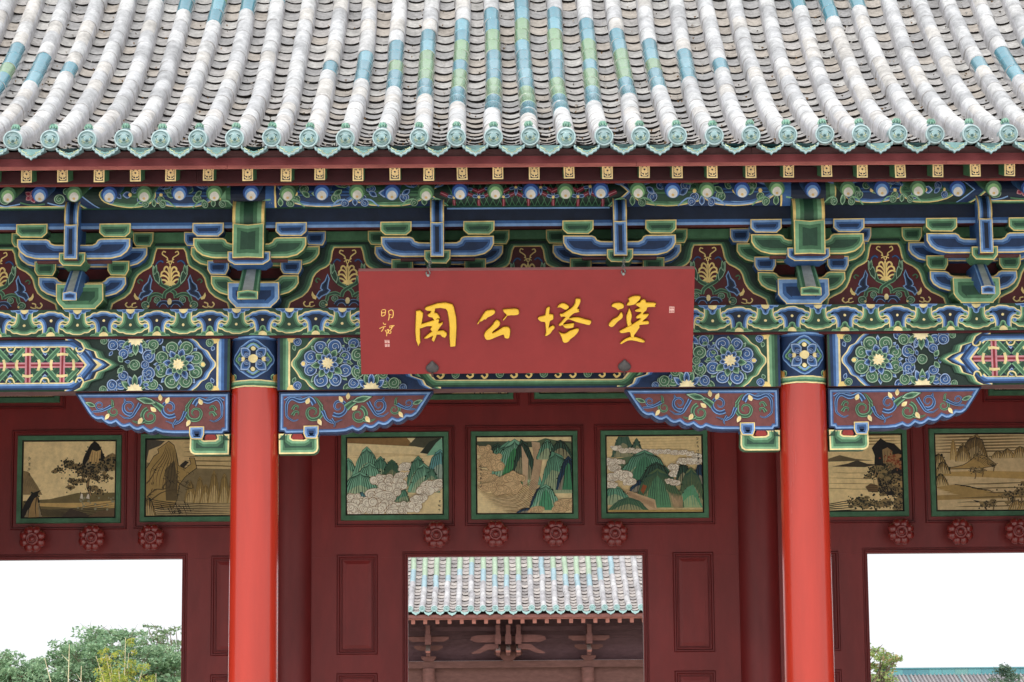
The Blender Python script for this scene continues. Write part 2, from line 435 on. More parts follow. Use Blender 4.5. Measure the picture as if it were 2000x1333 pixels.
# dry leaves, mortar crumbs and bits of moss lying in the gutters
mb = MB()
for q in range(900):
    k = R.choice(KS[4:-5]); t = R.random()**1.3*3.9; x = (k+.5)*BAY+R.uniform(-.075, .075); s_ = R.uniform(.006, .018)
    z = rz(t)-.058-.03*(1-((x-(k+.5)*BAY)/.1)**2)+.028; c = R.choice((S(222, 218, 212), S(222, 218, 212), S(96, 86, 70), S(150, 118, 84), S(206, 196, 186)))
    a = R.random()*6
    mb.add([(x+s_*cos(a+j*2.1), Y0+t+s_*sin(a+j*2.1), z+R.uniform(0, .012)) for j in range(3)]+[(x, Y0+t, z-.01)], [(0, 1, 2), (0, 1, 3), (1, 2, 3), (2, 0, 3)], c)
tag(obj('roof_litter', mb, PAN, ROOF), kind='stuff')

# ---- eave ends: beast-face discs, nail caps, drip tiles
DT = S(134, 162, 164); DTd = S(92, 124, 128); DTl = S(164, 186, 187); OCH = S(170, 172, 130)
def disc_end():
    mb = MB(); fn = lambda x, y, h: (x, -h, y)
    mb.lathe([(.0715, -.075), (.0715, 0), (.0735, .002), (.0735, .018), (.069, .024), (.062, .024), (.059, .017), (.05, .017), (.04, .022), (.02, .027), (.004, .028)], 24, fn,
             [DT, DTd, DT, DTl, DTl, DTd, DT, DT, DT, DT])
    P = Pt()
    P.disc(0, -.006, .047, S(128, 156, 155), 18)
    for s in (-1, 1):
        P.line(spl([(s*.006, .013), (s*.022, .023), (s*.044, .014)]), .012, S(52, 86, 84))
        P.disc(s*.021, .002, .0125, S(50, 80, 78), 8); P.disc(s*.021, .002, .006, S(190, 200, 170), 7)
        P.line(spl([(s*.012, -.02), (s*.026, -.016), (s*.036, -.004)]), .005, OCH)
        P.line(spl([(s*.012, -.03), (s*.028, -.028), (s*.042, -.014)]), .004, OCH)
        P.line(spl([(s*.004, .026), (s*.02, .034), (s*.036, .026)]), .005, DTl)
        P.disc(s*.037, -.02, .005, S(96, 132, 118), 6)
    P.disc(0, -.011, .012, S(50, 84, 82), 8, .010); P.line(spl([(-.02, -.026), (0, -.034), (.02, -.026)]), .006, S(84, 120, 108))
    mb.pat(P, lambda u, v, h: (u, -h, v), step=.0016, base=.022)
    return mb
def nail_cap():
    mb = MB(); n = 14; fn = lambda x, y, h: (x, y, h)
    mb.lathe([(.034, -.02), (.034, .002), (.026, .008), (.031, .022), (.027, .038), (.014, .047), (.003, .05)], n, fn, [DTd, DTd, S(70, 110, 96), S(98, 146, 128), S(84, 132, 116), S(120, 160, 140)])
    for k in range(9):
        a = 2*pi*k/9; mb.tube([(.03*cos(a), .03*sin(a), .012), (.033*cos(a), .033*sin(a), .026), (.018*cos(a), .018*sin(a), .048)], .004, S(140, 180, 156), 4)
    return mb
def drip():
    top = [(-.098+.196*k/8, -.002-.034*(1-(-1+k/4)**2)) for k in range(9)]
    half = [(.1, -.018), (.094, -.034), (.078, -.04), (.074, -.056), (.05, -.064), (.04, -.078), (.016, -.082), (0, -.1)]
    out = top+half+[(-x, z) for x, z in reversed(half[:-1])]
    mb = MB(); mb.prism(out, -.012, .012, DT, DTd)
    P = Pt(); ins = inset(out, .006); P.poly(ins, DTl); P.poly(inset(out, .013), S(112, 148, 148))
    for s in (-1, 1):
        P.line(spl([(s*.012, -.062), (s*.03, -.058), (s*.04, -.045), (s*.03, -.04)]), .006, OCH)
        P.line(spl([(s*.045, -.04), (s*.062, -.034), (s*.07, -.024)]), .006, S(196, 208, 160))
    P.line(spl([(-.02, -.046), (0, -.056), (.02, -.046)]), .006, S(120, 170, 160)); P.disc(0, -.07, .006, OCH, 6)
    mb.pat(P, lambda u, v, h: (u, -h, v), step=.0012, base=.0135)
    # short pan behind the lip
    v = []; n = 7
    for y, l in ((.012, 0), (.19, -.012)):
        for k in range(n):
            u = -1+2*k/(n-1); v.append((u*.098, y, -.002-.034*(1-u*u)+l))
    mb.add(v, [(k, k+1, n+k+1, n+k) for k in range(n-1)], DT)
    return mb
de = disc_end().mesh('tile_end', GLZ2); nc = nail_cap().mesh('nail_cap', GLZ2); dr = drip().mesh('drip_tile', GLZ2)
for k in KS:
    x = k*BAY+jx[k][0]; dz = R.gauss(0, .004)
    o = link('tile_end', de, ROOF, (x, Y0-.004, Z0+dz)); o.rotation_euler = (R.gauss(.05, .03), R.gauss(0, .05), R.gauss(0, .05))
    o = link('nail_cap', nc, ROOF, (x+R.gauss(0, .004), Y0+.085, Z0+.095+dz)); o.rotation_euler = (R.gauss(0, .1), R.gauss(0, .1), R.random()*6)
    if k < KS[-1]:
        o = link('drip_tile', dr, ROOF, ((k+.5)*BAY+R.gauss(0, .006), Y0-.018+R.gauss(0, .004), Z0-.058+R.gauss(0, .004))); o.rotation_euler = (R.gauss(-.06, .03), R.gauss(0, .04), R.gauss(0, .03))

# ---- eave boards
def long_board(name, x0, x1, sec, col, m=PAINT, seam=None):
    """board with a polygon section (y,z) running along x, butt-jointed at the seams"""
    xs = [x0]+(seam or [])+[x1]
    for a, b in zip(xs[:-1], xs[1:]):
        mb = MB(); n = len(sec); v = [(a+.0015, y, z) for y, z in sec]+[(b-.0015, y, z) for y, z in sec]
        mb.add(v, [tuple(range(n)), tuple(range(2*n-1, n-1, -1))]+[(i, n+i, n+(i+1) % n, (i+1) % n) for i in range(n)], col)
        obj(name, mb, m, GATE)
long_board('tile_batten', -7.3, 7.3, [(-1.66, 5.80), (-1.66, 5.862), (-1.5, 5.90), (-1.5, 5.80)], S(96, 62, 62), OLDW, [-3.9, -1.06, 1.7, 3.06])
long_board('eave_board', -7.3, 7.3, [(-1.62, 5.732), (-1.62, 5.797), (-1.45, 5.80), (-1.45, 5.765)], BOARDRED, OLDW, [-2.32, .82, 3.2])
long_board('eave_board', -7.3, 7.3, [(-1.10, 5.722), (-1.10, 5.775), (-.98, 5.785), (-.98, 5.735)], S(122, 52, 50), OLDW, [-3.1, .2, 2.9])
long_board('gap_shade_board', -7.3, 7.3, [(-1.26, 5.70), (-1.26, 5.80), (-1.24, 5.80), (-1.24, 5.70)], S(66, 26, 32), WALLP, [-2.6, 1.4])  # added board between the rafters, dimness of the soffit put into its colour
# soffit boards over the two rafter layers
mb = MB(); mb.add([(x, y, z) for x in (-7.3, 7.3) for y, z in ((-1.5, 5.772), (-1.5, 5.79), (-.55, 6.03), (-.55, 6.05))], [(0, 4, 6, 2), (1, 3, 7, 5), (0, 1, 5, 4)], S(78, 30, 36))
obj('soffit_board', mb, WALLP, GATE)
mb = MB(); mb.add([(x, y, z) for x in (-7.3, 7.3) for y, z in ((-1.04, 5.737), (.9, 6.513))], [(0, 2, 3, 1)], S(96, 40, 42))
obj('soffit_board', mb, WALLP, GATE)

# ---- rafters
def fly_rafter():
    mb = MB(); g = (S(70, 118, 82), S(58, 100, 70), S(110, 150, 110)); w_ = .041; h_ = .104; sl = .27
    y = [0, .62]; v = []
    for yy in y:
        for x, z in ((-w_, 0), (w_, 0), (w_, h_), (-w_, h_)): v.append((x, yy, z+sl*yy))
    mb.add(v, [(0, 4, 5, 1), (1, 5, 6, 2), (2, 6, 7, 3), (3, 7, 4, 0), (0, 1, 2, 3)], [g[1], g[0], g[1], g[0], CR])
    P = Pt(); P.rect(-w_+.010, .011, w_-.010, h_-.010, S(34, 34, 62))
    for i, (dx, dz) in enumerate(((-.014, .07), (.014, .07), (0, .083), (-.013, .052), (.013, .052))): P.disc(dx, dz, .0135, CR, 9)
    P.disc(0, .066, .008, S(40, 40, 66), 7); P.rect(-.004, .014, .004, .048, CR)
    for s in (-1, 1): P.line(spl([(s*.003, .018), (s*.016, .02), (s*.024, .032)]), .008, CR); P.disc(s*.024, .085, .006, CR, 6); P.line([(s*.004, .036), (s*.022, .04)], .006, CR)
    mb.pat(P, lambda u, v, h: (u, -h, v))
    return mb
def round_rafter(pal):
    mb = MB(); r = .064; n = 18; sl = .4; fn = lambda x, y, h: (x, h, y+sl*h)
    mb.lathe([(r, 0), (r, 1.7)], n, fn, S(64, 104, 72) if pal is GREEN else S(40, 76, 120), cap=False)
    mb.add([(r*cos(2*pi*k/n), 0, r*sin(2*pi*k/n)) for k in range(n)], [tuple(range(n))], pal[2] if pal is GREEN else S(36, 72, 140))
    P = Pt()
    for rr, c in ((.050, S(140, 186, 130) if pal is GREEN else S(112, 158, 220)), (.036, WHT), (.0105, S(232, 196, 130))):
        P.disc(0, -(r-rr)*.86+(0 if rr > .02 else .010), rr, c, 18)
    mb.pat(P, lambda u, v, h: (u, -h, v), base=.001)
    return mb
fr = fly_rafter().mesh('flying_rafter', PAINT)
rg = round_rafter(GREEN).mesh('round_rafter', PAINT); rb = round_rafter(BLUE).mesh('round_rafter', PAINT)
fpx = [-3.88, -3.60, -3.32, -3.04, -2.77, -2.48, -2.175, -1.88, -1.62, -1.325, -1.04, -.78, -.52, -.245, .035, .305, .60, .885, 1.14, 1.41, 1.71, 2.00, 2.295, 2.57, 2.865, 3.155, 3.445, 3.71]
fpx = [-5.6, -5.31, -5.03, -4.75, -4.46, -4.17]+fpx+[4.0, 4.29, 4.57, 4.86, 5.14, 5.43]
for x in fpx:
    o = link('flying_rafter', fr, GATE, (x, -1.5+R.gauss(0, .004), 5.66+R.gauss(0, .003))); o.rotation_euler = (0, R.gauss(0, .02), R.gauss(0, .012))
rpx = [-4.12, -3.87, -3.60, -3.32, -3.045, -2.765, -2.49, -2.20, -1.91, -1.64, -1.36, -1.085, -.815, -.545, -.265, .015, .29, .57, .865, 1.14, 1.41, 1.69, 1.965, 2.25, 2.53, 2.80, 3.085, 3.40, 3.685]
for j, x in enumerate([-5.2, -4.93, -4.66, -4.39]+rpx+[3.97, 4.25, 4.52, 4.80, 5.08]):
    o = link('round_rafter', rg if j % 2 == 0 else rb, GATE, (x, -1.0+R.gauss(0, .004), 5.672+R.gauss(0, .003)))
# ================================================================== painted beams
def lin(a, b, n): return [a+(b-a)*i/(n-1) for i in range(n)]
# ---- flower and scroll medallion used on the beams
def medallion(pa, pb, r=.155, nsc=8):
    P = Pt()
    for k in range(nsc):
        a = 2*pi*(k+.5)/nsc+R.uniform(-.06, .06); P.leaf(.1*cos(a-.38), .1*sin(a-.38), a-.38, .11, .05, pb)
    for k in range(nsc):
        a = 2*pi*(k+.5)/nsc+R.uniform(-.05, .05); P.scroll(r*cos(a), r*sin(a)*.98, R.uniform(.053, .061), a+pi*.9, 1.35, 1 if k % 2 else -1, pa)
    for k in range(8):
        a = 2*pi*k/8+.2; P.leaf(.05*cos(a), .05*sin(a), a+R.uniform(-.15, .15), R.uniform(.075, .098), .058, pb)
    for k in range(8):
        a = 2*pi*(k+.5)/8+.2; P.leaf(.035*cos(a), .035*sin(a), a, .055, .046, pa)
    st = []
    for k in range(20):
        a = 2*pi*k/20+.1; rr = (.054 if k % 2 == 0 else .036)*R.uniform(.88, 1.08); st.append((rr*cos(a), rr*sin(a)))
    P.poly(st, S(250, 232, 184))
    for k in range(7):
        a = 2*pi*k/7; P.line([(.014*cos(a), .014*sin(a)), (.04*cos(a), .04*sin(a))], .004, CR2)
    return P
def half_flower(pa, pb):
    P = Pt()
    for s in (-1, 1):
        P.scroll(s*.115, .055, .05, (0 if s > 0 else pi), 1.3, s, pa); P.scroll(s*.185, .01, .045, (0 if s > 0 else pi), 1.3, s, pa)
        P.leaf(s*.015, .01, pi/2-s*.95, .12, .06, pb); P.leaf(s*.01, .02, pi/2-s*.4, .12, .058, pa)
    P.leaf(0, .025, pi/2, .115, .055, pb)
    st = []
    for k in range(13):
        a = pi*k/12; rr = .062 if k % 2 == 0 else .046; st.append((rr*1.15*cos(a), rr*sin(a)))
    P.poly(st, S(250, 232, 184))
    return P
def zig(tipx, basex, h, n=3, k=.03):
    """lobed > shaped outline, tip at mid-height"""
    up = []
    pts = [(basex, 0), (basex-(basex-tipx)*.18, h*.07), (basex-(basex-tipx)*.25, h*.17), (basex-(basex-tipx)*.55, h*.24), (basex-(basex-tipx)*.62, h*.36), (basex-(basex-tipx)*.84, h*.42), (tipx, h*.5)]
    return pts+[(x, h-y) for x, y in reversed(pts[:-1])]
def beam_end(H, pa, pb):
    """painting of one end of the main beam; s=0 at the column, v=0..H; pa: outer palette"""
    P = Pt(); L = 1.34
    P.rect(0, 0, L, H, pb[1])
    P.rect(.02, 0, .055, H, pa[1]); P.rect(.045, 0, .075, H, pa[2]); P.rect(.068, 0, .092, H, pa[3]); P.rect(.09, 0, .106, H, CR)
    P.rect(.106, 0, .26, H, pa[1])
    for t, sg in ((0, 1), (H, -1)):   # corner curls
        P.disc(.12, t, .04, CR2, 12); P.scroll(.165, t+sg*.035, .034, pi, 1.2, sg, pb); P.leaf(.13, t+sg*.06, sg*1.2, .05, .035, pa)
    # lobed hoop
    hoop = [(.30, 0), (.262, .03), (.225, .075), (.18, .10), (.152, .15), (.118, .19), (.112, H/2)]
    hoop = spl(hoop+[(x, H-y) for x, y in reversed(hoop[:-1])], 3)
    for d, c in ((0, CR), (.012, pa[3]), (.03, pa[2]), (.048, NV if pa is BLUE else pa[1])):
        P.poly([(x+d, y) for x, y in hoop]+[(L, H), (L, 0)], c)
    P.poly([(x+.085, y) for x, y in hoop]+[(L, H), (L, 0)], VG if pa is BLUE else DB)
    P.stamp(medallion(pb, pa, .152), .415, H/2)
    P.leaf(.19, H/2, 0, .06, .05, pb); P.disc(.215, H/2, .018, CR2, 8)
    hf = half_flower(pa, pb)
    P.stamp(hf, .77, 0); P.stamp(hf, .77, H, 1, -1)
    for s in (-1, 1): P.scroll(.66, H/2+s*.07, .056, 0, 1.4, s, pa); P.scroll(.625, H/2+s*.165, .046, 0, 1.3, -s, pb)
    for q in range(22): P.leaf(R.uniform(.56, 1.0), R.uniform(.05, H-.05), R.random()*6.3, .05, .03, R.choice((pa, pb)))
    P.scroll(.775, H/2, .045, 0, 1.3, 1, pb); P.scroll(.69, H/2, .036, 0, 1.3, 1, pa)
    for s in (-1, 1): P.scroll(.955, H/2+s*.165, .046, pi, 1.3, s, pa); P.scroll(.865, H/2+s*.09, .042, pi, 1.3, s, pa); P.leaf(.87, H/2+s*.02, s*.9, .07, .045, pb); P.scroll(1.03, H/2+s*.2, .03, pi, 1.2, s, pb)
    # lobed arrow towards the middle field
    z0 = zig(.90, 1.20, H)
    for d, c in ((0, pb[1]), (.02, pb[2]), (.042, pb[3]), (.058, CR), (.072, NV), (.092, DB), (.10, pa[2]), (.118, pa[3]), (.136, CR)):
        P.poly([(x+d, y) for x, y in z0]+[(L, H), (L, 0)], c)
    P.crop(0, 0, L, H)
    return P
def beam_paint(x0, x1, H, pa, pb, field):
    P = Pt(); P.rect(x0, 0, x1, H, pb[1])
    e = beam_end(H, pa, pb)
    P.stamp(e, x0, 0); P.stamp(e, x1, 0, -1, 1)
    xa, xb = x0+1.06, x1-1.06
    def fld(d):
        a, b = xa+d, xb-d
        if b-a < .4: return None
        o = [(a+.17, d*.6), (b-.17, d*.6), (b-.12, H*.16), (b-.04, H*.38), (b, H/2), (b-.04, H*.62), (b-.12, H*.84), (b-.17, H-d*.6), (a+.17, H-d*.6), (a+.12, H*.84), (a+.04, H*.62), (a, H/2), (a+.04, H*.38), (a+.12, H*.16)]
        return o
    for d, c in ((.02, pa[1]), (.045, pa[2]), (.075, pa[3]), (.10, CR), (.118, NV)):
        o = fld(d)
        if o: P.poly(o, c)
    field(P, xa+.16, xb-.16, H)
    return P
def fld_lattice(P, x0, x1, H):
    """crossed bands, chevrons and cream links"""
    y0, y1 = .07, H-.07; per = .155*2; n = int(round((x1-x0)/per)); per = (x1-x0)/n; ym = H/2
    for i in range(n):
        xc = x0+per*(i+.5)
        for s in (-1, 1):
            for q in (-1, 1):
                P.lines([(xc+q*.02, ym+s*.02), (xc+q*(per/2-.01), ym+s*(y1-ym-.01))], [(.05, MG), (.032, DG)])
                P.lines([(xc+q*(per/2-.015), ym+s*.03), (xc+q*.03, ym+s*(y1-ym-.01))], [(.04, LG), (.022, MG)])
            P.leaf(xc+per/2, ym+s*(y1-ym), -s*pi/2, .07, .05, BLUE)
    P.lines([(x0-.03, ym), (x1+.03, ym)], [(.046, S(208, 140, 148)), (.018, S(140, 36, 48))])
    for i in range(n):
        xc = x0+per*(i+.5)
        P.lines([(xc, y0), (xc, y1)], [(.046, S(208, 140, 148)), (.018, S(140, 36, 48))])
        for s in (-1, 1):
            P.line(spl([(xc+s*.085, ym-.045), (xc+s*.094, ym), (xc+s*.085, ym+.045)]), .022, CR)
            P.line(spl([(xc-.045, ym+s*.085), (xc, ym+s*.09), (xc+.045, ym+s*.085)]), .022, CR)
    for i in range(n+1):
        for s, yy in ((1, y0), (-1, y1)):
            P.line(spl([(x0+per*i-.034, yy), (x0+per*i-.024, yy+s*.028), (x0+per*i, yy+s*.038), (x0+per*i+.024, yy+s*.028), (x0+per*i+.034, yy)]), .012, CR)
    P.items = P.items
def fld_dragon(P, x0, x1, H):
    """blue middle field with curling gold and green tendrils"""
    for i, x in enumerate(lin(x0+.12, x1-.12, 13)):
        s = 1 if i % 2 else -1; y = H*.5+s*.06
        P.lines(spl([(x-.12, H*.5-s*.07), (x-.05, y), (x+.03, y+s*.03), (x+.06, y-s*.02)]), [(.03, MG), (.014, LG)])
        for yy, sg in ((.115, 1), (H-.115, -1)):
            if i % 3 == 1: P.scroll(x, yy, .035, pi/2*sg, 1.2, s, GREEN)
            else: P.line(spl([(x-.03, yy-sg*.01), (x-.005, yy-sg*.03), (x+.02, yy-sg*.012), (x+.01, yy+sg*.012)]), .017, CR2)
ZB0, ZB1 = 4.212, 4.642; HB = ZB1-ZB0
def beam(name, x0, x1, pa, pb, field, px0=None, px1=None):
    mb = MB(); mb.box(x0, x1, -.13, .13, ZB0, ZB1, S(104, 62, 60))
    P = beam_paint(px0 or x0, px1 or x1, HB, pa, pb, field); P.crop(x0, .001, x1, HB-.001)
    mb.pat(P, lambda u, v, h: (u, -.13-h, ZB0+v)); obj(name, mb, PAINT, GATE)
beam('lintel_beam', -2.06, 2.06, GREEN, BLUE, fld_dragon)
beam('lintel_beam', -6.30, -2.45, BLUE, GREEN, fld_lattice)
beam('lintel_beam', 2.45, 6.30, BLUE, GREEN, fld_lattice)
# little red cornice strip between beam and cloud plate
mb = MB(); mb.box(-7, 7, -.15, .15, ZB1+.001, 4.655, S(96, 34, 40)); obj('cornice_strip', mb, PAINT, GATE)

# ---- cloud plate
def cloud_plate(x0, x1, H=.222, per=.433, ph=-3.906):
    P = Pt(); P.rect(x0, 0, x1, H, DG)
    half = [(.0, .209), (.035, .207), (.06, .196), (.075, .196), (.098, .19), (.118, .172), (.135, .168), (.152, .152), (.154, .134), (.142, .118), (.122, .113), (.104, .121), (.088, .118), (.074, .10), (.068, .06), (.070, .004)]
    up = [(-x, y) for x, y in reversed(half[1:])]+half
    up = spl(up, 2)
    M1 = Pt(); M2 = Pt(); up2 = [(x, H-y) for x, y in up]
    for M, u_, c in ((M1, up, (NV, MBL, LB)), (M2, up2, (DG, MG, LG))):
        M.poly(u_, c[0]); M.line(inset(u_, .027), .018, c[1]); M.line(inset(u_, .014), .015, c[2]); M.line(inset(u_, .004), .0095, CR)
        for s in (-1, 1):
            yy = .136 if M is M1 else H-.136
            M.disc(s*.122, yy, .016, LG if M is M1 else LB, 10); M.disc(s*.122, yy, .008, MG if M is M1 else MBL, 8)
    T = Pt(); lobe = spl([(-.03, 0), (-.04, .03), (-.026, .05), (-.022, .07), (0, .082), (.022, .07), (.026, .05), (.04, .03), (.03, 0)], 2)
    TB = Pt()
    for P_, pal in ((T, GREEN), (TB, BLUE)):
        for s in (-1, 1): P_.bands(spl([(s*.01, 0), (s*.03, .03), (s*.06, .034), (s*.075, .018), (s*.10, .016), (s*.115, 0)], 2), [(0, pal[3]), (.007, pal[2])])
        P_.bands(lobe, [(0, pal[3]), (.009, pal[2]), (.02, pal[0])])
        P_.poly([(.036*cos(pi*k/8), .036*sin(pi*k/8)) for k in range(9)], CR)
    i0 = int((x0-ph)/per)-1
    for i in range(i0, int((x1-ph)/per)+2):
        xc = ph+i*per
        P.stamp(M1, xc, 0, lv0=1); P.stamp(M2, xc+per/2, 0, lv0=6)
        P.stamp(TB, xc+per/2, H, 1, -1, lv0=12); P.stamp(T, xc, 0, lv0=12)
        P.items.append(([(xc+.0115*cos(k), .13+.0115*sin(k)) for k in lin(0, 5.6, 9)], [tuple(range(9))], CR, 16, (xc-.012, .118, xc+.012, .142)))
        P.items.append(([(xc+per/2+.0115*cos(k), H-.13+.0115*sin(k)) for k in lin(0, 5.6, 9)], [tuple(range(9))], CR, 16, (xc+per/2-.012, H-.142, xc+per/2+.012, H-.118)))
    P.crop(x0, 0.001, x1, H-.001)
    return P
mb = MB(); mb.box(-7, 7, -.20, .2, 4.656, 4.878, S(70, 50, 52)); mb.pat(cloud_plate(-6, 6), lambda u, v, h: (u, -.20-h, 4.656+v)); obj('cloud_plate', mb, PAINT, GATE)

# ---- eave purlin beam (flat, striped) and the round purlin over it
mb = MB(); mb.box(-7, 7, -.55, -.45, 5.479, 5.635, S(100, 40, 42))
P = Pt(); P.rect(-7, 0, 7, .156, NV); P.rect(-7, 0, 7, .049, MBL); P.rect(-7, 0, 7, .024, LB); P.rect(-.66, .142, .66, .156, LB)
mb.pat(P, lambda u, v, h: (u, -.55-h, 5.479+v)); obj('purlin_beam', mb, PAINT, GATE)
def purlin_paint():
    H = .25; P = Pt(); P.rect(-7, 0, 7, H, VG)
    # centre: woven three-leaf lattice
    for x in lin(-.62, .62, 25):
        P.line([(x-.05, 0), (x+.05, H)], .006, MG); P.line([(x+.05, 0), (x-.05, H)], .006, MG)
    for r_, y in ((0, .085), (1, .165)):
        for x in lin(-.6, .6, 7):
            xx = x+(.1 if r_ else 0); sgn = 1 if r_ == 0 else -1
            if abs(xx) > .66: continue
            P.lines([(xx, y-sgn*.02), (xx, y-sgn*.10)], [(.026, S(122, 36, 52)), (.006, S(190, 120, 130))])
            for q in (-1, 1): P.leaf(xx, y, sgn*pi/2-q*1.35, .07, .028, BLUE)
            P.leaf(xx, y, sgn*pi/2, .07, .026, BLUE); P.disc(xx, y, .012, CR2, 8)
            for q in (-1, 1): P.lines([(xx+q*.05, y+sgn*.012), (xx+q*.11, y+sgn*.04)], [(.034, S(112, 32, 48)), (.006, S(190, 120, 130))])
    # ogee medallions either side
    def oge(pa, pb, w_=.66):
        Q = Pt(); out = spl([(0, .125), (.05, .19), (.15, .235), (.3, .25), (.45, .235), (.6, .19), (w_, .125), (.6, .06), (.45, .015), (.3, 0), (.15, .015), (.05, .06)], 3, True)
        Q.bands(out, [(0, CR2), (.009, pa[3]), (.024, pa[2]), (.042, pa[1])])
        for s, x in ((-1, .18), (1, .45)):
            Q.scroll(x, .125+s*.04, .042, 0, 1.2, s, pb); Q.scroll(x+.07, .125-s*.045, .036, pi, 1.2, -s, pb); Q.leaf(x-.05, .125-s*.03, s*.6, .09, .05, pb)
        Q.leaf(.28, .125, 0, .11, .07, pb); Q.disc(.3, .125, .02, CR2, 8); Q.disc(.52, .125, .016, CR2, 8)
        return Q
    a, b = oge(BLUE, GREEN), oge(GREEN, BLUE)
    def cor(pa):
        Q = Pt()
        for dx, s in ((-.1, -1), (.1, 1)):
            Q.scroll(dx, .045, .04, 0, 1.3, s, pa); Q.line(spl([(dx, .085), (dx+s*.07, .07), (dx+s*.14, .012)]), .014, pa[3])
        Q.leaf(0, .01, pi/2, .1, .06, pa)
        return Q
    ca, cb = cor(GREEN), cor(BLUE)
    for s in (-1, 1):
        P.poly([(s*.66, 0), (s*.72, .06), (s*.80, .125), (s*.72, .19), (s*.66, H), (s*2.1, H), (s*2.1, 0)], CR2)
        P.poly([(s*.672, 0), (s*.732, .06), (s*.812, .125), (s*.732, .19), (s*.672, H), (s*2.1, H), (s*2.1, 0)], LB)
        P.poly([(s*.69, 0), (s*.75, .06), (s*.83, .125), (s*.75, .19), (s*.69, H), (s*2.1, H), (s*2.1, 0)], DB)
        P.stamp(b, s*.82, 0, s, 1); P.stamp(a, s*1.38, 0, s*.95, 1)
        for q in (.84, 1.40, 2.0): P.stamp(ca if q != 1.40 else cb, s*q, 0, .8, .9); P.stamp(cb if q != 1.40 else ca, s*q, H, .8, -.9)
        P.rect(min(s*2.035, s*2.05), 0, max(s*2.035, s*2.05), H, CR2); P.rect(min(s*2.05, s*2.12), 0, max(s*2.05, s*2.12), H, MBL); P.rect(min(s*2.12, s*2.40), 0, max(s*2.12, s*2.40), H, NV)
        P.rect(min(s*2.40, s*2.47), 0, max(s*2.40, s*2.47), H, MG); P.rect(min(s*2.44, s*2.48), 0, max(s*2.44, s*2.48), H, LG); P.rect(min(s*2.48, s*2.49), 0, max(s*2.48, s*2.49), H, CR2)
        P.stamp(a, s*2.52, 0, s*.85, 1); P.stamp(b, s*3.0, 0, s*.7, 1)
        for q in (2.54, 3.02): P.stamp(ca, s*q, 0, .7, .9); P.stamp(cb, s*q, H, .7, -.9)
        z = [(3.46, 0), (3.53, .06), (3.6, .125), (3.53, .19), (3.46, H)]
        for d, c in ((0, LB), (.015, DB), (.10, LG), (.115, CR2), (.128, NV)): P.poly([(s*(x+d), y) for x, y in z]+[(s*6, H), (s*6, 0)], c)
        P.rect(min(s*3.62, s*6), 0, max(s*3.62, s*6), .014, LG); P.rect(min(s*3.62, s*6), .014, max(s*3.62, s*6), .024, CR2)
        for i, x in enumerate((3.78, 4.0, 4.22, 4.44, 4.7)):
            if i % 2 == 0:
                P.scroll(s*x, .09, .045, 0, 1.3, 1, GREEN); P.scroll(s*(x-.06), .16, .035, pi, 1.2, -1, GREEN); P.line(spl([(s*(x-.12), .05), (s*x, .03), (s*(x+.1), .06)]), .012, LB)
            else:
                for k in range(5): P.leaf(s*x+.012*cos(k*1.257), .12+.012*sin(k*1.257), k*1.257, .05, .045, (S(70, 16, 30), S(120, 30, 50), S(150, 60, 80), S(176, 96, 110)))
                P.disc(s*x, .12, .014, S(190, 120, 120), 8); P.line(spl([(s*(x-.1), .05), (s*x, .04), (s*(x+.1), .06)]), .014, MG)
    P.crop(-7, 0, 7, H)
    return P
mb = MB(); rp = .125; zc = 5.752
n = 20; prof = [(-.5+rp*cos(2*pi*k/n), zc+rp*sin(2*pi*k/n)) for k in range(n)]
mb.add([(x, y, z) for x in (-7, 7) for y, z in prof], [(k, (k+1) % n, n+(k+1) % n, n+k) for k in range(n)], DG, True)
def purl(u, v, h):
    a = -.95+(v/.25)*1.75; r = rp+h+.0015
    return (u, -.5-r*cos(a), zc+r*sin(a))
mb.pat(purlin_paint().slice(1, lin(0, .25, 9)), purl); obj('eave_purlin', mb, PAINT, GATE)
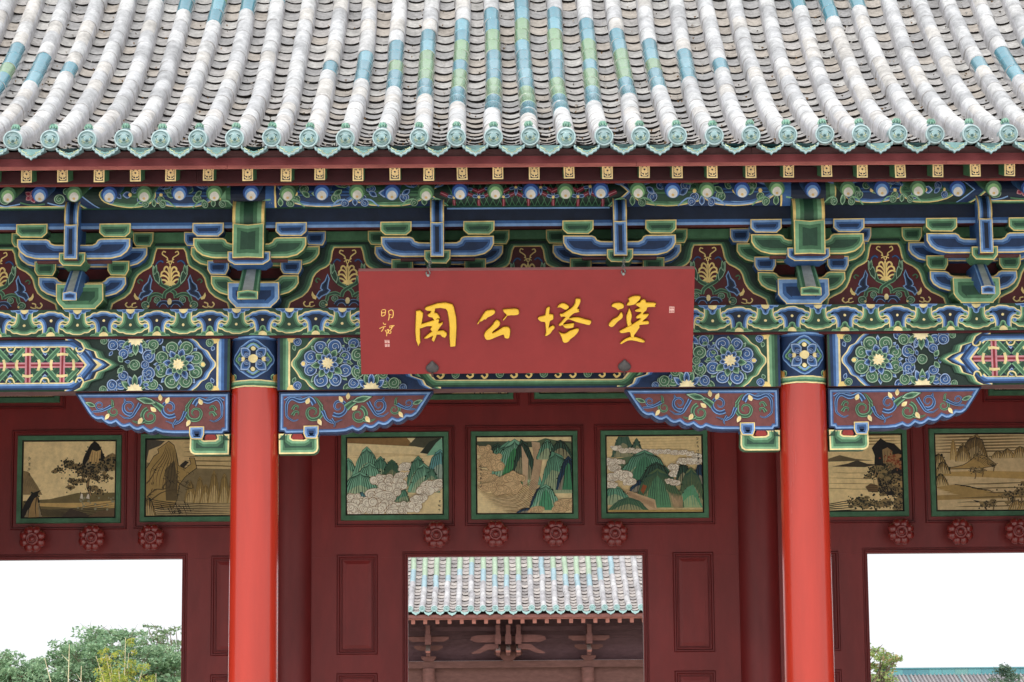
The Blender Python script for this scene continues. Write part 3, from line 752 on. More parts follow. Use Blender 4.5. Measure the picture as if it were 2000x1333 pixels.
# ================================================================== columns
def column(x, y, painted, r0=.2025, r1=.194, ztop=4.655, col=COLRED):
    C_ = link('column', None, GATE, (x, y, 0)); n = 40; fn = lambda a, b, h: (a, b, h)
    mb = MB(); zr = 4.232 if painted else ztop; cm = LACQ if y < 1 else WALLP
    mb.lathe([(r0+.003, .18), (r0, 1.5), (r1, zr)], n, fn, col); obj('shaft', mb, cm, C_)
    mb = MB(); mb.lathe([(.30, .0), (.31, .02), (.30, .12), (.24, .19)], n, fn, S(176, 172, 164)); obj('plinth', mb, STONE, C_)
    if not painted: return C_
    mb = MB(); rr = r1+.0015
    mb.lathe([(rr, zr+.001), (rr, ztop)], n, fn, DB, cap=False)
    P = Pt(); H = ztop-zr; Wd = pi*r1; U = Wd/2
    P.rect(-U, 0, U, .012, CR); P.rect(-U, .012, U, .032, MG); P.rect(-U, .03, U, .05, LG); P.rect(-U, .05, U, .06, CR)
    P.rect(-U, H-.03, U, H, MBL); P.rect(-U, H-.018, U, H-.006, LB)
    z0, z1 = .07, H-.03; zc_ = (z0+z1)/2; hh = (z1-z0)/2
    o = []
    for k in range(32):
        a = 2*pi*k/32; q = 1+.09*cos(4*a)+.035*cos(8*a); o.append((.178*q*cos(a), zc_+hh*.98*q*sin(a)*.92))
    for d, c in ((0, LB), (.010, MBL), (.02, DB), (.03, LG), (.042, MG), (.052, DG)): P.poly(inset(o, d), c)
    P.poly(inset(o, .07), NV)
    for s in (-1, 1):
        for q in (-1, 1):
            P.leaf(s*.02, zc_+q*.02, math.atan2(q*.8, s), .115, .085, BLUE); P.scroll(s*.05, zc_+q*.03, .022, 0, 1.2, s*q, BLUE)
        P.disc(s*.085, zc_, .02, CR, 9); P.scroll(s*.115, zc_+.0, .018, 0, 1.2, s, BLUE)
        P.disc(0, zc_+s*.085, .018, CR, 9); P.line(spl([(-.04, zc_+s*.09), (0, zc_+s*.118), (.04, zc_+s*.09)]), .014, LB)
        P.leaf(s*(U-.14), .06, pi/2-s*.3, .06, .05, GREEN); P.poly([(s*(U-.13), .06), (s*(U-.13), .10), (s*(U-.06), .13), (s*U, .13), (s*U, .06)], S(200, 150, 80))
        P.poly([(s*U, z1), (s*(U-.09), z1), (s*(U-.04), z1-.05), (s*U, z1-.11)], S(176, 120, 110))
    P.disc(0, zc_, .036, CR, 16)
    P.crop(-U, .001, U, H-.001).slice(0, lin(-U, U, 19))
    mb.pat(P, lambda u, v, h: ((rr+h+.001)*sin(u/r1), -(rr+h+.001)*cos(u/r1), zr+v))
    obj('painted_head', mb, PAINT, C_)
    return C_
for x in (-2.252, 2.252): column(x, 0, True)
for x in (-6.5, 6.5): column(x, 0, True)
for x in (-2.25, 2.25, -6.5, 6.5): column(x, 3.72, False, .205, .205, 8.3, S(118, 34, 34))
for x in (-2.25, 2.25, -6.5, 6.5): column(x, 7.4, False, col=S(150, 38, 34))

# ================================================================== bracket sets
def front_bands(mb, pts, y, steps, fn=None):
    P = Pt(); P.bands(pts, steps); mb.pat(P, fn or front(y), step=.0008, base=.0008); return mb
SIDE_B = S(40, 76, 124); SIDE_G = S(58, 96, 66)
def steps4(pal, k=1.0, gold=True):
    return ([(0, CR2)] if gold else [])+[(.009*k, pal[3]), (.026*k, pal[2]), (.045*k, pal[1] if k < .8 else pal[1])]
def block(w_, h, y0, y1, pal, ch=.42, k=.8):
    t = w_/2; b = t*.70
    pts = [(-t, h), (-t, h*ch), (-t+(t-b)*.35, h*ch*.6), (-b-.004, h*.06), (-b, 0), (b, 0), (b+.004, h*.06), (t-(t-b)*.35, h*ch*.6), (t, h*ch), (t, h)]
    mb = MB(); mb.prism(pts, y0, y1, pal[2], pal[2])
    kk = min(k, h/.19)
    front_bands(mb, pts, y0, [(0, CR2), (.008, pal[3]), (.008+.030*kk, pal[2]), (.008+.060*kk, pal[1])])
    # flank colour lines
    for s in (-1, 1):
        P = Pt(); P.rect(y0+.006, h*ch, y1, h, pal[3]); P.rect(y0+.03, h*ch+.015, y1-.02, h-.02, pal[2])
        mb.pat(P, lambda u, v, h_: (s*(t+h_), u, v), step=.0008)
    return mb
def arm(hw, h, y0, y1, pal, n0, n1, notch):
    """bow arm: rounded ends below, shoulders above with a notch between n0 and n1"""
    half = [(n0*.5, h-notch), (n0, h-notch), (n0+.028, h-notch+.012), (n0+.045, h-.012), (n0+.07, h), (hw, h), (hw, h*.62), (hw-.025, h*.36), (hw-.075, h*.14), (hw-.15, h*.02), (hw-.19, 0)]
    pts = [(-x, z) for x, z in half]+[(x, z) for x, z in reversed(half)]
    mb = MB(); mb.prism(pts, y0, y1, pal[2], S(96, 44, 40) if False else pal[2])
    front_bands(mb, pts, y0, [(0, CR2), (.010, pal[3]), (.030, pal[2]), (.048, pal[1])])
    return mb
def nose(w_, pal):
    """slanting beak: wide sloping face, peaked end"""
    a0 = (-.34, .33); a1 = (-.70, .055); t = w_/2; th = .062
    mb = MB(); v = []
    for (y, z), k in ((a0, .88), (a1, 1.0)):
        v += [(-t*k, y, z), (0, y, z+.012), (t*k, y, z), (t*k, y, z-th), (-t*k, y, z-th)]
    gr = S(170, 176, 172)
    mb.add(v, [(0, 5, 6, 1), (1, 6, 7, 2), (2, 7, 8, 3), (3, 8, 9, 4), (4, 9, 5, 0)], [pal[3], pal[3], pal[2], pal[1], pal[2]])
    mb.add(v[5:], [(0, 1, 2, 3, 4)], CR2)
    # rear keel hanging under the beak
    for s in (-1, 1):
        mb.add([(s*t*.8, -.34, .27), (s*t*.8, -.34, .13), (s*t*.8, -.50, .05), (s*t*.8, -.57, .02), (s*t*.9, -.62, .055)], [(0, 1, 2, 3, 4)], pal[2])
    # stripes down the slope
    def slope(u, q, h):
        y = a0[0]+(a1[0]-a0[0])*q; z = a0[1]+(a1[1]-a0[1])*q; k = .88+.12*q
        return (u*k, y-h*.6, z+.012*(1-abs(u)/t)+h*.8)
    for s in (-1, 1):
        for u0, u1, c in ((.80, .98, LG if pal is GREEN else LB), (.5, .8, pal[2]), (.0, .5, gr)):
            P = Pt(); P.poly([(s*t*u0, 0), (s*t*u1, 0), (s*t*u1, .99), (s*t*u0, .99)], c); mb.pat(P, slope, base=.0015)
    o = [(-t, a1[1]-th), (t, a1[1]-th), (t, a1[1]), (0, a1[1]+.012), (-t, a1[1])]
    front_bands(mb, o, a1[0], [(.004, pal[3]), (.016, pal[2]), (.024, pal[1])])
    return mb
def beam_head(w_, pal, ridge):
    """upright head of the cross beam with a curved drum above it"""
    t = w_/2; mb = MB(); zb, zt = .327, .611; yf = -.70; e = .03 if ridge else .008
    pf = [(-t, zb+.0), (0, zb+e*.6), (t, zb), (t, zt), (0, zt-e), (-t, zt)]
    v = [(-t, yf, zb), (0, yf-e, zb-.0), (t, yf, zb), (t, yf, zt), (0, yf-e, zt-e*.6), (-t, yf, zt)]
    bk = [(x, -.30, z) for x, y, z in v]
    mb.add(v+bk, [(0, 1, 4, 5), (1, 2, 3, 4), (0, 6, 7, 1), (1, 7, 8, 2), (2, 8, 9, 3), (5, 11, 6, 0), (5, 4, 10, 11), (4, 3, 9, 10)],
           [CR2, CR2, S(96, 52, 48), S(96, 52, 48), pal[2], pal[2], pal[1], pal[1]])
    def ff(u, z, h): return (u, yf-e*(1-abs(u)/t)-h, z)
    k = 1 if ridge else .5
    for d, c in ((.008, pal[3]), (.01+.027*k, pal[2]), (.01+.055*k, pal[1] if ridge else pal[0])):
        P = Pt()
        if t-d > .004:
            for s in (-1, 1): P.items.append(([(0, zb+d), (s*(t-d), zb+d), (s*(t-d), zt-d), (0, zt-d-e*.6)], [(0, 1, 2, 3)], c, 0, (0, 0, 0, 0)))
        mb.pat(P, ff, base=.001+.0012*(d/.02))
    # drum
    m = 9; stripes = [(-1, -.82, CR2), (-.82, -.55, pal[3]), (-.55, -.3, pal[2]), (-.3, .3, pal[0] if not ridge else DG), (.3, .55, pal[2]), (.55, .82, pal[3]), (.82, 1, CR2)]
    prof = []
    for i in range(m):
        a = -.35+(pi*.5+.35)*i/(m-1); prof.append((-.535-.158*cos(a), .67+.158*sin(a)*1.05))
    prof[0] = (-.675, zt-.012)
    for a_, b_, c in stripes:
        mb.add([(t*1.02*x, y, z) for x in (a_, b_) for y, z in prof], [(i, i+1, m+i+1, m+i) for i in range(m-1)], c, True)
    for s in (-1, 1):
        mb.add([(s*t*1.02, y, z) for y, z in prof]+[(s*t*1.02, -.30, .82), (s*t*1.02, -.30, zt-.05)], [tuple(range(m+2))], pal[2])
        P = Pt(); q = [(y, z) for y, z in prof]; P.line(q, .016, CR2); P.line([(y+.03, z-.012) for y, z in q], .02, pal[3])
        mb.pat(P, lambda u, z, h: (s*(t*1.02+h), u, z))
    return mb
ZS = 4.878
def bracket_meshes(pa, pb, big):
    """pa: colour of arms and beak, pb: colour of blocks"""
    L = []
    w0 = .42 if big else .385
    L.append(('bearing_block', block(w0, .212, -.235, .1, pb, .36, 1.0), (0, 0, 0)))
    L.append(('arm', arm(.36, .17, -.125, -.03, pa, .16, 0, .045), (0, 0, .117)))
    L.append(('arm', arm(.53, .165, -.115, -.02, pa, .33, 0, .04), (0, 0, .367)))
    L.append(('arm', arm(.457, .168, -.56, -.45, pa, .15, 0, .05), (0, 0, .353)))
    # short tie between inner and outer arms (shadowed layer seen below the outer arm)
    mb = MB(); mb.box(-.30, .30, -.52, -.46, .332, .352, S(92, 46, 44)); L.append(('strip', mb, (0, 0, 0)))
    for s in (-1, 1):
        L.append(('block', block(.18, .12, -.15, -.01, pb, .38, .55), (s*.30, 0, .292)))
        L.append(('block', block(.17, .118, -.14, 0, pb, .38, .5), (s*.50, 0, .535)))
        L.append(('block', block(.25, .11, -.585, -.43, pb, .36, .55), (s*.335, 0, .528)))
    wh = .25 if big else .108
    L.append(('block', block(.34 if big else .21, .108, -.62, -.36, pb, .36, .5), (0, 0, .288)))
    L.append(('beak', nose(.165 if big else .112, pa), (0, 0, 0)))
    L.append(('beam_head', beam_head(wh, pa, big), (0, 0, 0)))
    mb = MB(); mb.box(-.04, .04, -.36, -.02, .18, .30, pa[2]); L.append(('arm', mb, (0, 0, 0)))
    return [(n_, m_.mesh(n_, PAINT), p) for n_, m_, p in L]
set_b = bracket_meshes(BLUE, GREEN, False); set_g = bracket_meshes(GREEN, BLUE, True)
for x, big in ((-5.09, 0), (-3.67, 0), (-2.25, 1), (-.735, 0), (.735, 0), (2.255, 1), (3.675, 0), (5.09, 0)):
    b = tag(link('bracket_set', None, GATE, (x, 0, ZS)), 'green bracket set over a red column' if big else 'blue bracket set between the columns')
    for n_, me, p in (set_g if big else set_b): link(n_, me, b, p)

# ---- painted boards between the bracket sets
def panel_paint(w_=.72, H=.56):
    P = Pt(); P.rect(-w_, 0, w_, H, VG)
    half = [(.108, .532), (.122, .50), (.134, .43), (.148, .385), (.175, .36), (.225, .335), (.262, .305), (.282, .27), (.30, .20), (.325, .15), (.372, .105), (.43, .075), (.47, .052), (.485, 0)]
    o = [(-x, z) for x, z in half]+[(x, z) for x, z in reversed(half)]
    big = inset(o, -.06); mid = inset(o, -.038); sm = inset(o, -.018)
    P.poly(big, DG); P.poly(mid, MG); P.poly(sm, LG); P.poly(inset(o, -.010), CR2); P.poly(o, MR)
    # palmette
    for s in (-1, 1):
        P.line(spl([(s*.02, .43), (s*.024, .455), (s*.048, .475), (s*.066, .49), (s*.058, .512), (s*.036, .505)]), .010, CR2)
        P.line(spl([(s*.03, .41), (s*.012, .425), (s*.03, .44)]), .008, CR2)
        P.lines(spl([(s*.058, .415), (s*.085, .43), (s*.112, .41), (s*.125, .37)]), [(.018, DB), (.008, MBL)])
        for k, (z, r_) in enumerate(((.365, .05), (.328, .07), (.290, .085), (.252, .088))):
            P.line(spl([(s*.004, z-.045), (s*r_*.35, z-.004), (s*r_*.7, z+.010), (s*r_, z-.002), (s*r_*1.06, z-.024)]), .0145, CR2)
        # green leaf stems crossing
        P.lines(spl([(-s*.05, .10), (-s*.035, .15), (s*.02, .19), (s*.075, .225), (s*.088, .28)]), [(.032, LG), (.024, MG), (.012, DG)])
        P.leaf(s*.088, .215, pi/2-s*.30, .19, .052, (VG, DG, DG, LG)); P.leaf(s*.128, .30, pi/2+s*.12, .10, .03, (VG, DG, MG, LG))
        P.lines(spl([(s*.05, .11), (s*.10, .135), (s*.16, .12), (s*.175, .075), (s*.205, .052)]), [(.03, LG), (.022, MG), (.01, DG)])
        P.scroll(s*.20, .04, .036, pi/2, 1.2, s, GREEN); P.scroll(s*.105, .085, .03, 0, 1.1, -s, GREEN)
        # blue flame
        fl = [(s*x, z) for x, z in ((.165, .30), (.185, .24), (.215, .21), (.225, .175), (.21, .16), (.235, .15), (.255, .11), (.235, .085), (.215, .11), (.17, .13), (.145, .16), (.165, .175), (.16, .22), (.15, .26))]
        P.bands(fl, [(-.005, LB), (.004, DB), (.016, NV)])
        P.poly([(s*x, z) for x, z in ((.25, .10), (.275, .12), (.29, .15), (.298, .12), (.285, .09), (.262, .08))], CR2)
        P.line(spl([(s*.28, .06), (s*.31, .052), (s*.315, .028), (s*.345, .022), (s*.365, .045), (s*.352, .065)]), .011, CR2)
        P.line(spl([(s*.27, .03), (s*.30, .018), (s*.33, .03)]), .009, CR2)
        P.line(spl([(s*.225, .25), (s*.25, .265), (s*.265, .245), (s*.25, .228)]), .011, MG)
        P.lines(spl([(0, .028), (s*.03, .06), (s*.075, .058), (s*.10, .028)]), [(.034, LB), (.026, DB), (.012, NV)])
    P.poly([(-.05, .222), (0, .205), (.05, .222), (.016, .25), (.011, .36), (0, .405), (-.011, .36), (-.016, .25)], CR2); P.disc(0, .41, .014, CR2, 8, .02); P.disc(0, .41, .006, MR, 6, .012)
    P.line([(0, .25), (0, .36)], .004, S(150, 96, 50))
    P.disc(0, .068, .018, CR, 10, .028); P.disc(-.175, .03, .01, CR2, 6); P.disc(.175, .03, .01, CR2, 6)
    for s in (-1, 1): P.poly([(s*(w_-.30), .27), (s*(w_+.1), .27), (s*(w_+.1), .40), (s*(w_-.30), .40)], MR)
    P.crop(-w_+.003, .002, w_-.003, H)
    return P
pm = Pt().stamp(panel_paint())
for x, w_ in ((-5.8, .70), (-4.38, .71), (-2.96, .71), (-1.4925, .755), (0, .735), (1.4925, .755), (2.965, .71), (4.3825, .707), (5.8, .70)):
    mb = MB(); mb.box(x-w_+.001, x+w_-.001, -.02, .06, 4.879, 5.46, VG)
    P = Pt().stamp(pm, x); P.crop(x-w_+.002, .001, x+w_-.002, .58)
    mb.pat(P, lambda u, v, h: (u, -.02-h, 4.903+v*.955)); obj('bracket_board', mb, PAINT, GATE)
mb = MB(); mb.box(-7, 7, -.10, .10, 5.462, 5.535, S(78, 122, 88)); mb.box(-7, 7, -.07, .09, 5.536, 6.4, S(84, 34, 36)); obj('wall_purlin', mb, PAINT, GATE)

# ================================================================== carved braces beside the columns
def brace_paint(L, out):
    P = Pt()
    P.bands(out, [(0, DB), (.012, LB), (.026, MBL), (.036, BRN)])
    def vine(pts, pal, w_=.024): w_ *= 1.35; P.lines(spl(pts), [(w_*1.25, NV), (w_, pal[3]), (w_*.62, pal[2]), (w_*.3, pal[1])], 'end')
    vine([(.06, .25), (.10, .275), (.17, .28), (.22, .265)], BLUE); vine([(.30, .22), (.26, .27), (.19, .25), (.12, .27), (.08, .24), (.07, .18), (.08, .12), (.13, .085), (.17, .10)], BLUE, .03)
    for s in (.18, .13): vine([(.12, s), (.14, s+.03), (.17, s+.025), (.165, s)], GREEN, .02)
    def curl(cx, cz, r, pal, sg, a0): 
        pts = []
        for i in range(26):
            t = i/25; a = a0+sg*t*8.2; rr = r*(1-t*.8); pts.append((cx+rr*cos(a), cz+rr*sin(a)))
        P.lines(pts, [(r*.56, NV), (r*.47, pal[3]), (r*.30, pal[2]), (r*.13, pal[1])], 'end')
    curl(.29, .155, .075, GREEN, -1, .6); curl(.50, .20, .075, BLUE, 1, -2.2); curl(.66, .13, .07, GREEN, -1, 1.3); curl(.83, .21, .06, BLUE, 1, -2.0); curl(.955, .175, .05, GREEN, -1, 1.6); curl(1.07, .225, .04, BLUE, 1, -2.4)
    vine([(.36, .20), (.33, .25), (.30, .28)], GREEN); vine([(.37, .17), (.40, .10), (.46, .07), (.53, .095)], BLUE); vine([(.56, .19), (.62, .235), (.70, .275), (.77, .285)], GREEN, .04)
    vine([(.74, .24), (.80, .14), (.86, .12), (.91, .15)], BLUE); vine([(.70, .10), (.75, .08), (.80, .10)], GREEN); vine([(.44, .10), (.47, .06), (.46, .03)], BLUE, .018)
    vine([(.98, .22), (1.05, .18), (1.12, .175), (1.13, .15)], BLUE, .02); vine([(.86, .25), (.87, .28)], BLUE, .016); vine([(.965, .225), (.97, .26), (.985, .27)], GREEN, .016)
    P.leaf(1.10, .215, .35, .10, .035, GREEN); P.leaf(.61, .24, .25, .17, .05, GREEN)
    for x, z, a in ((.235, .22, 1.2), (.33, .10, -1.1), (.575, .255, 1.5), (.61, .17, .7), (.72, .12, -1.0), (.99, .155, -.9), (.53, .235, 2.0)): P.leaf(x, z, a, .062, .036, (S(120, 70, 50), CR2, CR, CR))
    return P
def brace(xc, s):
    L = 1.275; B_ = link('column_brace', None, GATE, (xc, 0, 0)); zt = 4.208
    under = [(1.165, .085), (1.13, .095)]
    out = [(.012, .0), (.012, .325), (L, .325), (1.165, .16)]
    sc_ = [(1.165, .16), (1.06, .105), (.94, .075), (.83, .045), (.72, .025), (.61, .008)]
    for a, b in zip(sc_[:-1], sc_[1:]):
        mx = ((a[0]+b[0])/2, (a[1]+b[1])/2-.024); out += [a, (a[0]*.75+b[0]*.25, (a[1]*.75+b[1]*.25)-.018), mx, (a[0]*.25+b[0]*.75, (a[1]*.25+b[1]*.75)-.018)]
    out += [(.61, .008), (.56, -.012), (.48, -.02), (.06, -.02), (.05, 0)]
    out2 = [out[0]]
    for p in out[1:]:
        if math.hypot(p[0]-out2[-1][0], p[1]-out2[-1][1]) > 1e-4: out2.append(p)
    out = out2; z0 = zt-.33
    mb = MB(); mb.prism([(s*x, z) for x, z in out], -.075, .075, S(60, 70, 104), S(50, 62, 100))
    P = brace_paint(L, out)
    mb.pat(P, lambda u, v, h: (s*u, -.075-h, v), step=.0006); obj('carved_board', mb, PAINT, B_, (0, 0, z0))
    # little arm and block under it
    half = [(.0, .165), (.105, .165), (.09, .15), (.098, .125), (.12, .113), (.19, .113), (.205, .125)]
    pts = [(.012, 0), (.012, .167), (.125, .167), (.11, .152), (.108, .128), (.125, .116), (.215, .116), (.232, .126), (.25, .15), (.33, .15), (.335, .045), (.325, .02), (.30, .003), (.27, 0)]
    mb = MB(); mb.prism([(s*x, z) for x, z in pts], -.07, .07, LG, MG)
    P = Pt(); P.bands(pts, [(0, CR), (.012, LG), (.03, MG), (.05, DG)])
    P.poly([(.112, .128), (.125, .118), (.2, .118), (.214, .13), (.2, .165), (.128, .165)], S(150, 50, 44))
    mb.pat(P, lambda u, v, h: (s*u, -.07-h, v), step=.0008); obj('arm', mb, PAINT, B_, (0, 0, z0-.185))
    mb = block(.125, .105, -.085, .085, BLUE, .4, .7); obj('block', mb, PAINT, B_, (s*.275, 0, z0-.06))
    P = Pt()
for xc in (-2.252, 2.252):
    for s in (-1, 1): brace(xc+s*.192, s)
# ================================================================== door wall
WY = 3.65
WALL = link('door_wall', None, GATE, (0, 0, 0))
mb = MB()
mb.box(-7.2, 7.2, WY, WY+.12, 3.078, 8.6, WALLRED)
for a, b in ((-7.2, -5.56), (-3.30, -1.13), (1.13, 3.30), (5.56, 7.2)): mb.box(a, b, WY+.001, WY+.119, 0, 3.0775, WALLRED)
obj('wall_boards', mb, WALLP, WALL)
def ring(mb, x0, x1, z0, z1, w_, pr, col, y=WY, open_bottom=False):
    """raised moulding round a rectangle, mitred corners, bevelled section"""
    def fr(d): return [(x0-d, z0-d), (x1+d, z0-d), (x1+d, z1+d), (x0-d, z1+d)]
    A, B, C_, D_ = fr(0), fr(w_*.3), fr(w_*.7), fr(w_)
    v = [(x, y, z) for x, z in A]+[(x, y-pr, z) for x, z in B]+[(x, y-pr, z) for x, z in C_]+[(x, y, z) for x, z in D_]
    f = []
    for r_ in range(3):
        for k in range(4):
            if open_bottom and k == 0: continue
            f.append((r_*4+k, r_*4+(k+1) % 4, (r_+1)*4+(k+1) % 4, (r_+1)*4+k))
    mb.add(v, f, col)
MOULD = S(108, 27, 27)
for a, b in ((-1.13, 1.13), (-5.56, -3.30), (3.30, 5.56)):
    mb = MB(); ring(mb, a-.012, b+.012, -.2, 3.092, .022, .014, MOULD, open_bottom=True); ring(mb, a-.04, b+.04, -.2, 3.12, .012, .007, MOULD, open_bottom=True)
    obj('opening_moulding', mb, WALLP, WALL)
def dpanel(x0, x1, z0, z1):
    mb = MB(); ring(mb, x0+.03, x1-.03, z0+.03, z1-.03, .03, .016, MOULD); ring(mb, x0+.055, x1-.055, z0+.055, z1-.055, .016, .010, MOULD)
    a, b, c, d = x0+.062, x1-.062, z0+.062, z1-.062
    mb.add([(a, WY-.002, c), (b, WY-.002, c), (b, WY-.002, d), (a, WY-.002, d), (a+.03, WY-.009, c+.03), (b-.03, WY-.009, c+.03), (b-.03, WY-.009, d-.03), (a+.03, WY-.009, d-.03)],
           [(0, 1, 5, 4), (1, 2, 6, 5), (2, 3, 7, 6), (3, 0, 4, 7), (4, 5, 6, 7)], WALLRED)
    obj('door_panel', mb, WALLP, WALL)
for a, b in ((-1.813, -1.42), (1.42, 1.813), (-3.02, -2.627), (2.627, 3.02), (-6.15, -5.8), (5.8, 6.15)):
    dpanel(a, b, 2.148, 3.105); dpanel(a, b, 1.01, 1.972)

for s in (-1, 1):
    mb = MB(); mb.box(min(s*6.9, s*7.2), max(s*6.9, s*7.2), -.3, 7.6, 0, 6.3, S(150, 60, 52)); obj('unseen_gable_wall', mb, WALLP, GATE)  # unseen end walls, added to keep open sky out of the column reflections
# ---- flower bosses over the openings
BOSSC = S(128, 42, 38)
def boss_body():
    mb = MB(); fn = lambda x, y, h: (x, -h, y)
    mb.lathe([(.088, 0), (.092, .10), (.105, .125), (.10, .15)], 16, fn, BOSSC)
    mb.lathe([(.056, .15), (.057, .186), (.04, .19), (.036, .176), (.026, .178), (.024, .196), (.012, .203), (.002, .205)], 16, fn, BOSSC, cap=False)
    return mb
def petal():
    mb = MB(); mb.ball((0, 0, .074), (.047, .045, .046), BOSSC, 10, 6); return mb
bb = boss_body().mesh('flower_boss', LACQ); pt_ = petal().mesh('petal', LACQ)
for x, z in ((-.85, 3.281), (-.283, 3.286), (.294, 3.287), (.861, 3.283), (-4.717, 3.27), (-4.152, 3.277), (-3.586, 3.277), (3.609, 3.276), (4.177, 3.272), (4.736, 3.273)):
    b = link('flower_boss', bb, GATE, (x, WY, z))
    b.scale = (1.1, 1, 1.1)
    for k in range(8):
        o = link('petal', pt_, b, (0, -.142, 0)); o.rotation_euler = (0, 2*pi*k/8+.39, 0)

# ================================================================== framed landscape paintings
OC = S(250, 226, 172); OCd = S(216, 184, 128); INK = S(34, 32, 30); CLD = S(255, 246, 226); CLO = S(164, 130, 92)
def jit(a): return R.uniform(-a, a)
def peak(P, x, z, w_, h, fill, dark, lite=None, lines=6, lean=0, tuft=True):
    if tuft: w_ *= 1.28; h *= 1.06; lines = int(lines*1.2)
    n = 9; L_ = [(x-w_/2*(1-(i/n)**1.15)**.62*(1+jit(.05)), z+h*(i/n)) for i in range(n)]; R_ = [(x+w_/2*(1-(i/n)**1.15)**.62*(1+jit(.05)), z+h*(i/n)) for i in range(n)]
    top = (x+lean, z+h); out = L_+[top]+R_[::-1]
    out = [(a+lean*((b-z)/h)**2*.8, b) for a, b in out]
    P.poly(out, INK if dark is None else dark); P.poly(inset(out, .004), fill)
    P.poly([(x+lean*.4+(a-x)*.82, z+(b-z)*.55) for a, b in out], tuple(.7*q+.3*e for q, e in zip(fill, OC)))
    if lite: P.poly([(x+lean*.5+(a-x)*.5, z+(b-z)*.8) for a, b in out], lite)
    for j in range(lines):
        k = (j+1)/(lines+1); s = 1 if j % 2 else -1
        P.line(spl([(x+lean*.9+s*w_*.02*k, z+h*(.97-.1*k)), (x+lean*.5+s*w_*.25*k, z+h*.76), (x+s*w_*.37*k, z+h*.42), (x+s*w_*.47*k, z+h*.02)]), .006+.003*R.random(), dark or INK, 'both')
    if tuft:
        for j in range(7):
            t = R.random(); q = R.choice((L_, R_)); i = R.randrange(3, n); P.disc(q[i][0]+lean*(i/n)**2*.8+jit(.008), q[i][1]+jit(.006), R.uniform(.004, .009), S(28, 44, 36), 6)
def cloud(P, x, z, s, c=CLD, n=6):
    P.disc(x, z, s*1.25, CLO, 16, s*.72); P.disc(x, z, s*1.2, c, 16, s*.67)
    for i in range(n):
        a = x+jit(s*1.2); b = z+jit(s*.45); r = s*R.uniform(.28, .5)
        P.disc(a, b, r*1.1, CLO, 12); P.disc(a, b, r*.98, c, 12)
        pts = [(a+r*(.8-.6*t)*cos(5.6*t+i), b+r*(.8-.6*t)*sin(5.6*t+i)) for t in lin(0, 1, 14)]
        P.line(pts, .0036, CLO)
def reads(P, pts, col, n=10, w_=.004):
    for i in range(n):
        t = i/(n-1) if n > 1 else 0
        P.line(spl([(a+(c-a)*t, b+(d-b)*t) for (a, b), (c, d) in pts]), w_, col, 'both')
def blobtree(P, x, z, s, n=26, col=S(36, 38, 32), trunk=True):
    if trunk: P.lines(spl([(x, z-s*.9), (x+s*.1, z-s*.4), (x-s*.05, z)]), [(s*.12, INK), (s*.06, S(150, 120, 80))])
    soft = tuple(.55*q+.45*e for q, e in zip(col, S(200, 170, 112)))
    for i in range(5): P.disc(x+R.gauss(0, s*.25), z+R.gauss(0, s*.14), s*R.uniform(.22, .34), soft, 9, s*R.uniform(.12, .2))
    for i in range(int(n*1.7)): P.disc(x+R.gauss(0, s*.34), z+R.gauss(0, s*.2), s*R.uniform(.04, .09), col if i % 3 else tuple(.7*q+.3*e for q, e in zip(col, S(150, 130, 90))), 6)
def glyphs(P, x, z, n, s=.026, col=INK):
    for i in range(n):
        zz = z-i*s*1.55
        for j in range(5):
            if R.random() < .55: P.line([(x+jit(s*.3)-s*.3, zz+jit(s*.5)), (x+jit(s*.2)+s*.35, zz+jit(s*.5))], .0042, col, 'end')
            else: P.line([(x+jit(s*.35), zz+s*.5), (x+jit(s*.5), zz-s*.5)], .0042, col, 'end')
TQ = S(138, 196, 164); TQd = S(108, 164, 134); TQb = S(108, 168, 170); NVY = S(36, 66, 92); DKG = S(58, 92, 76)
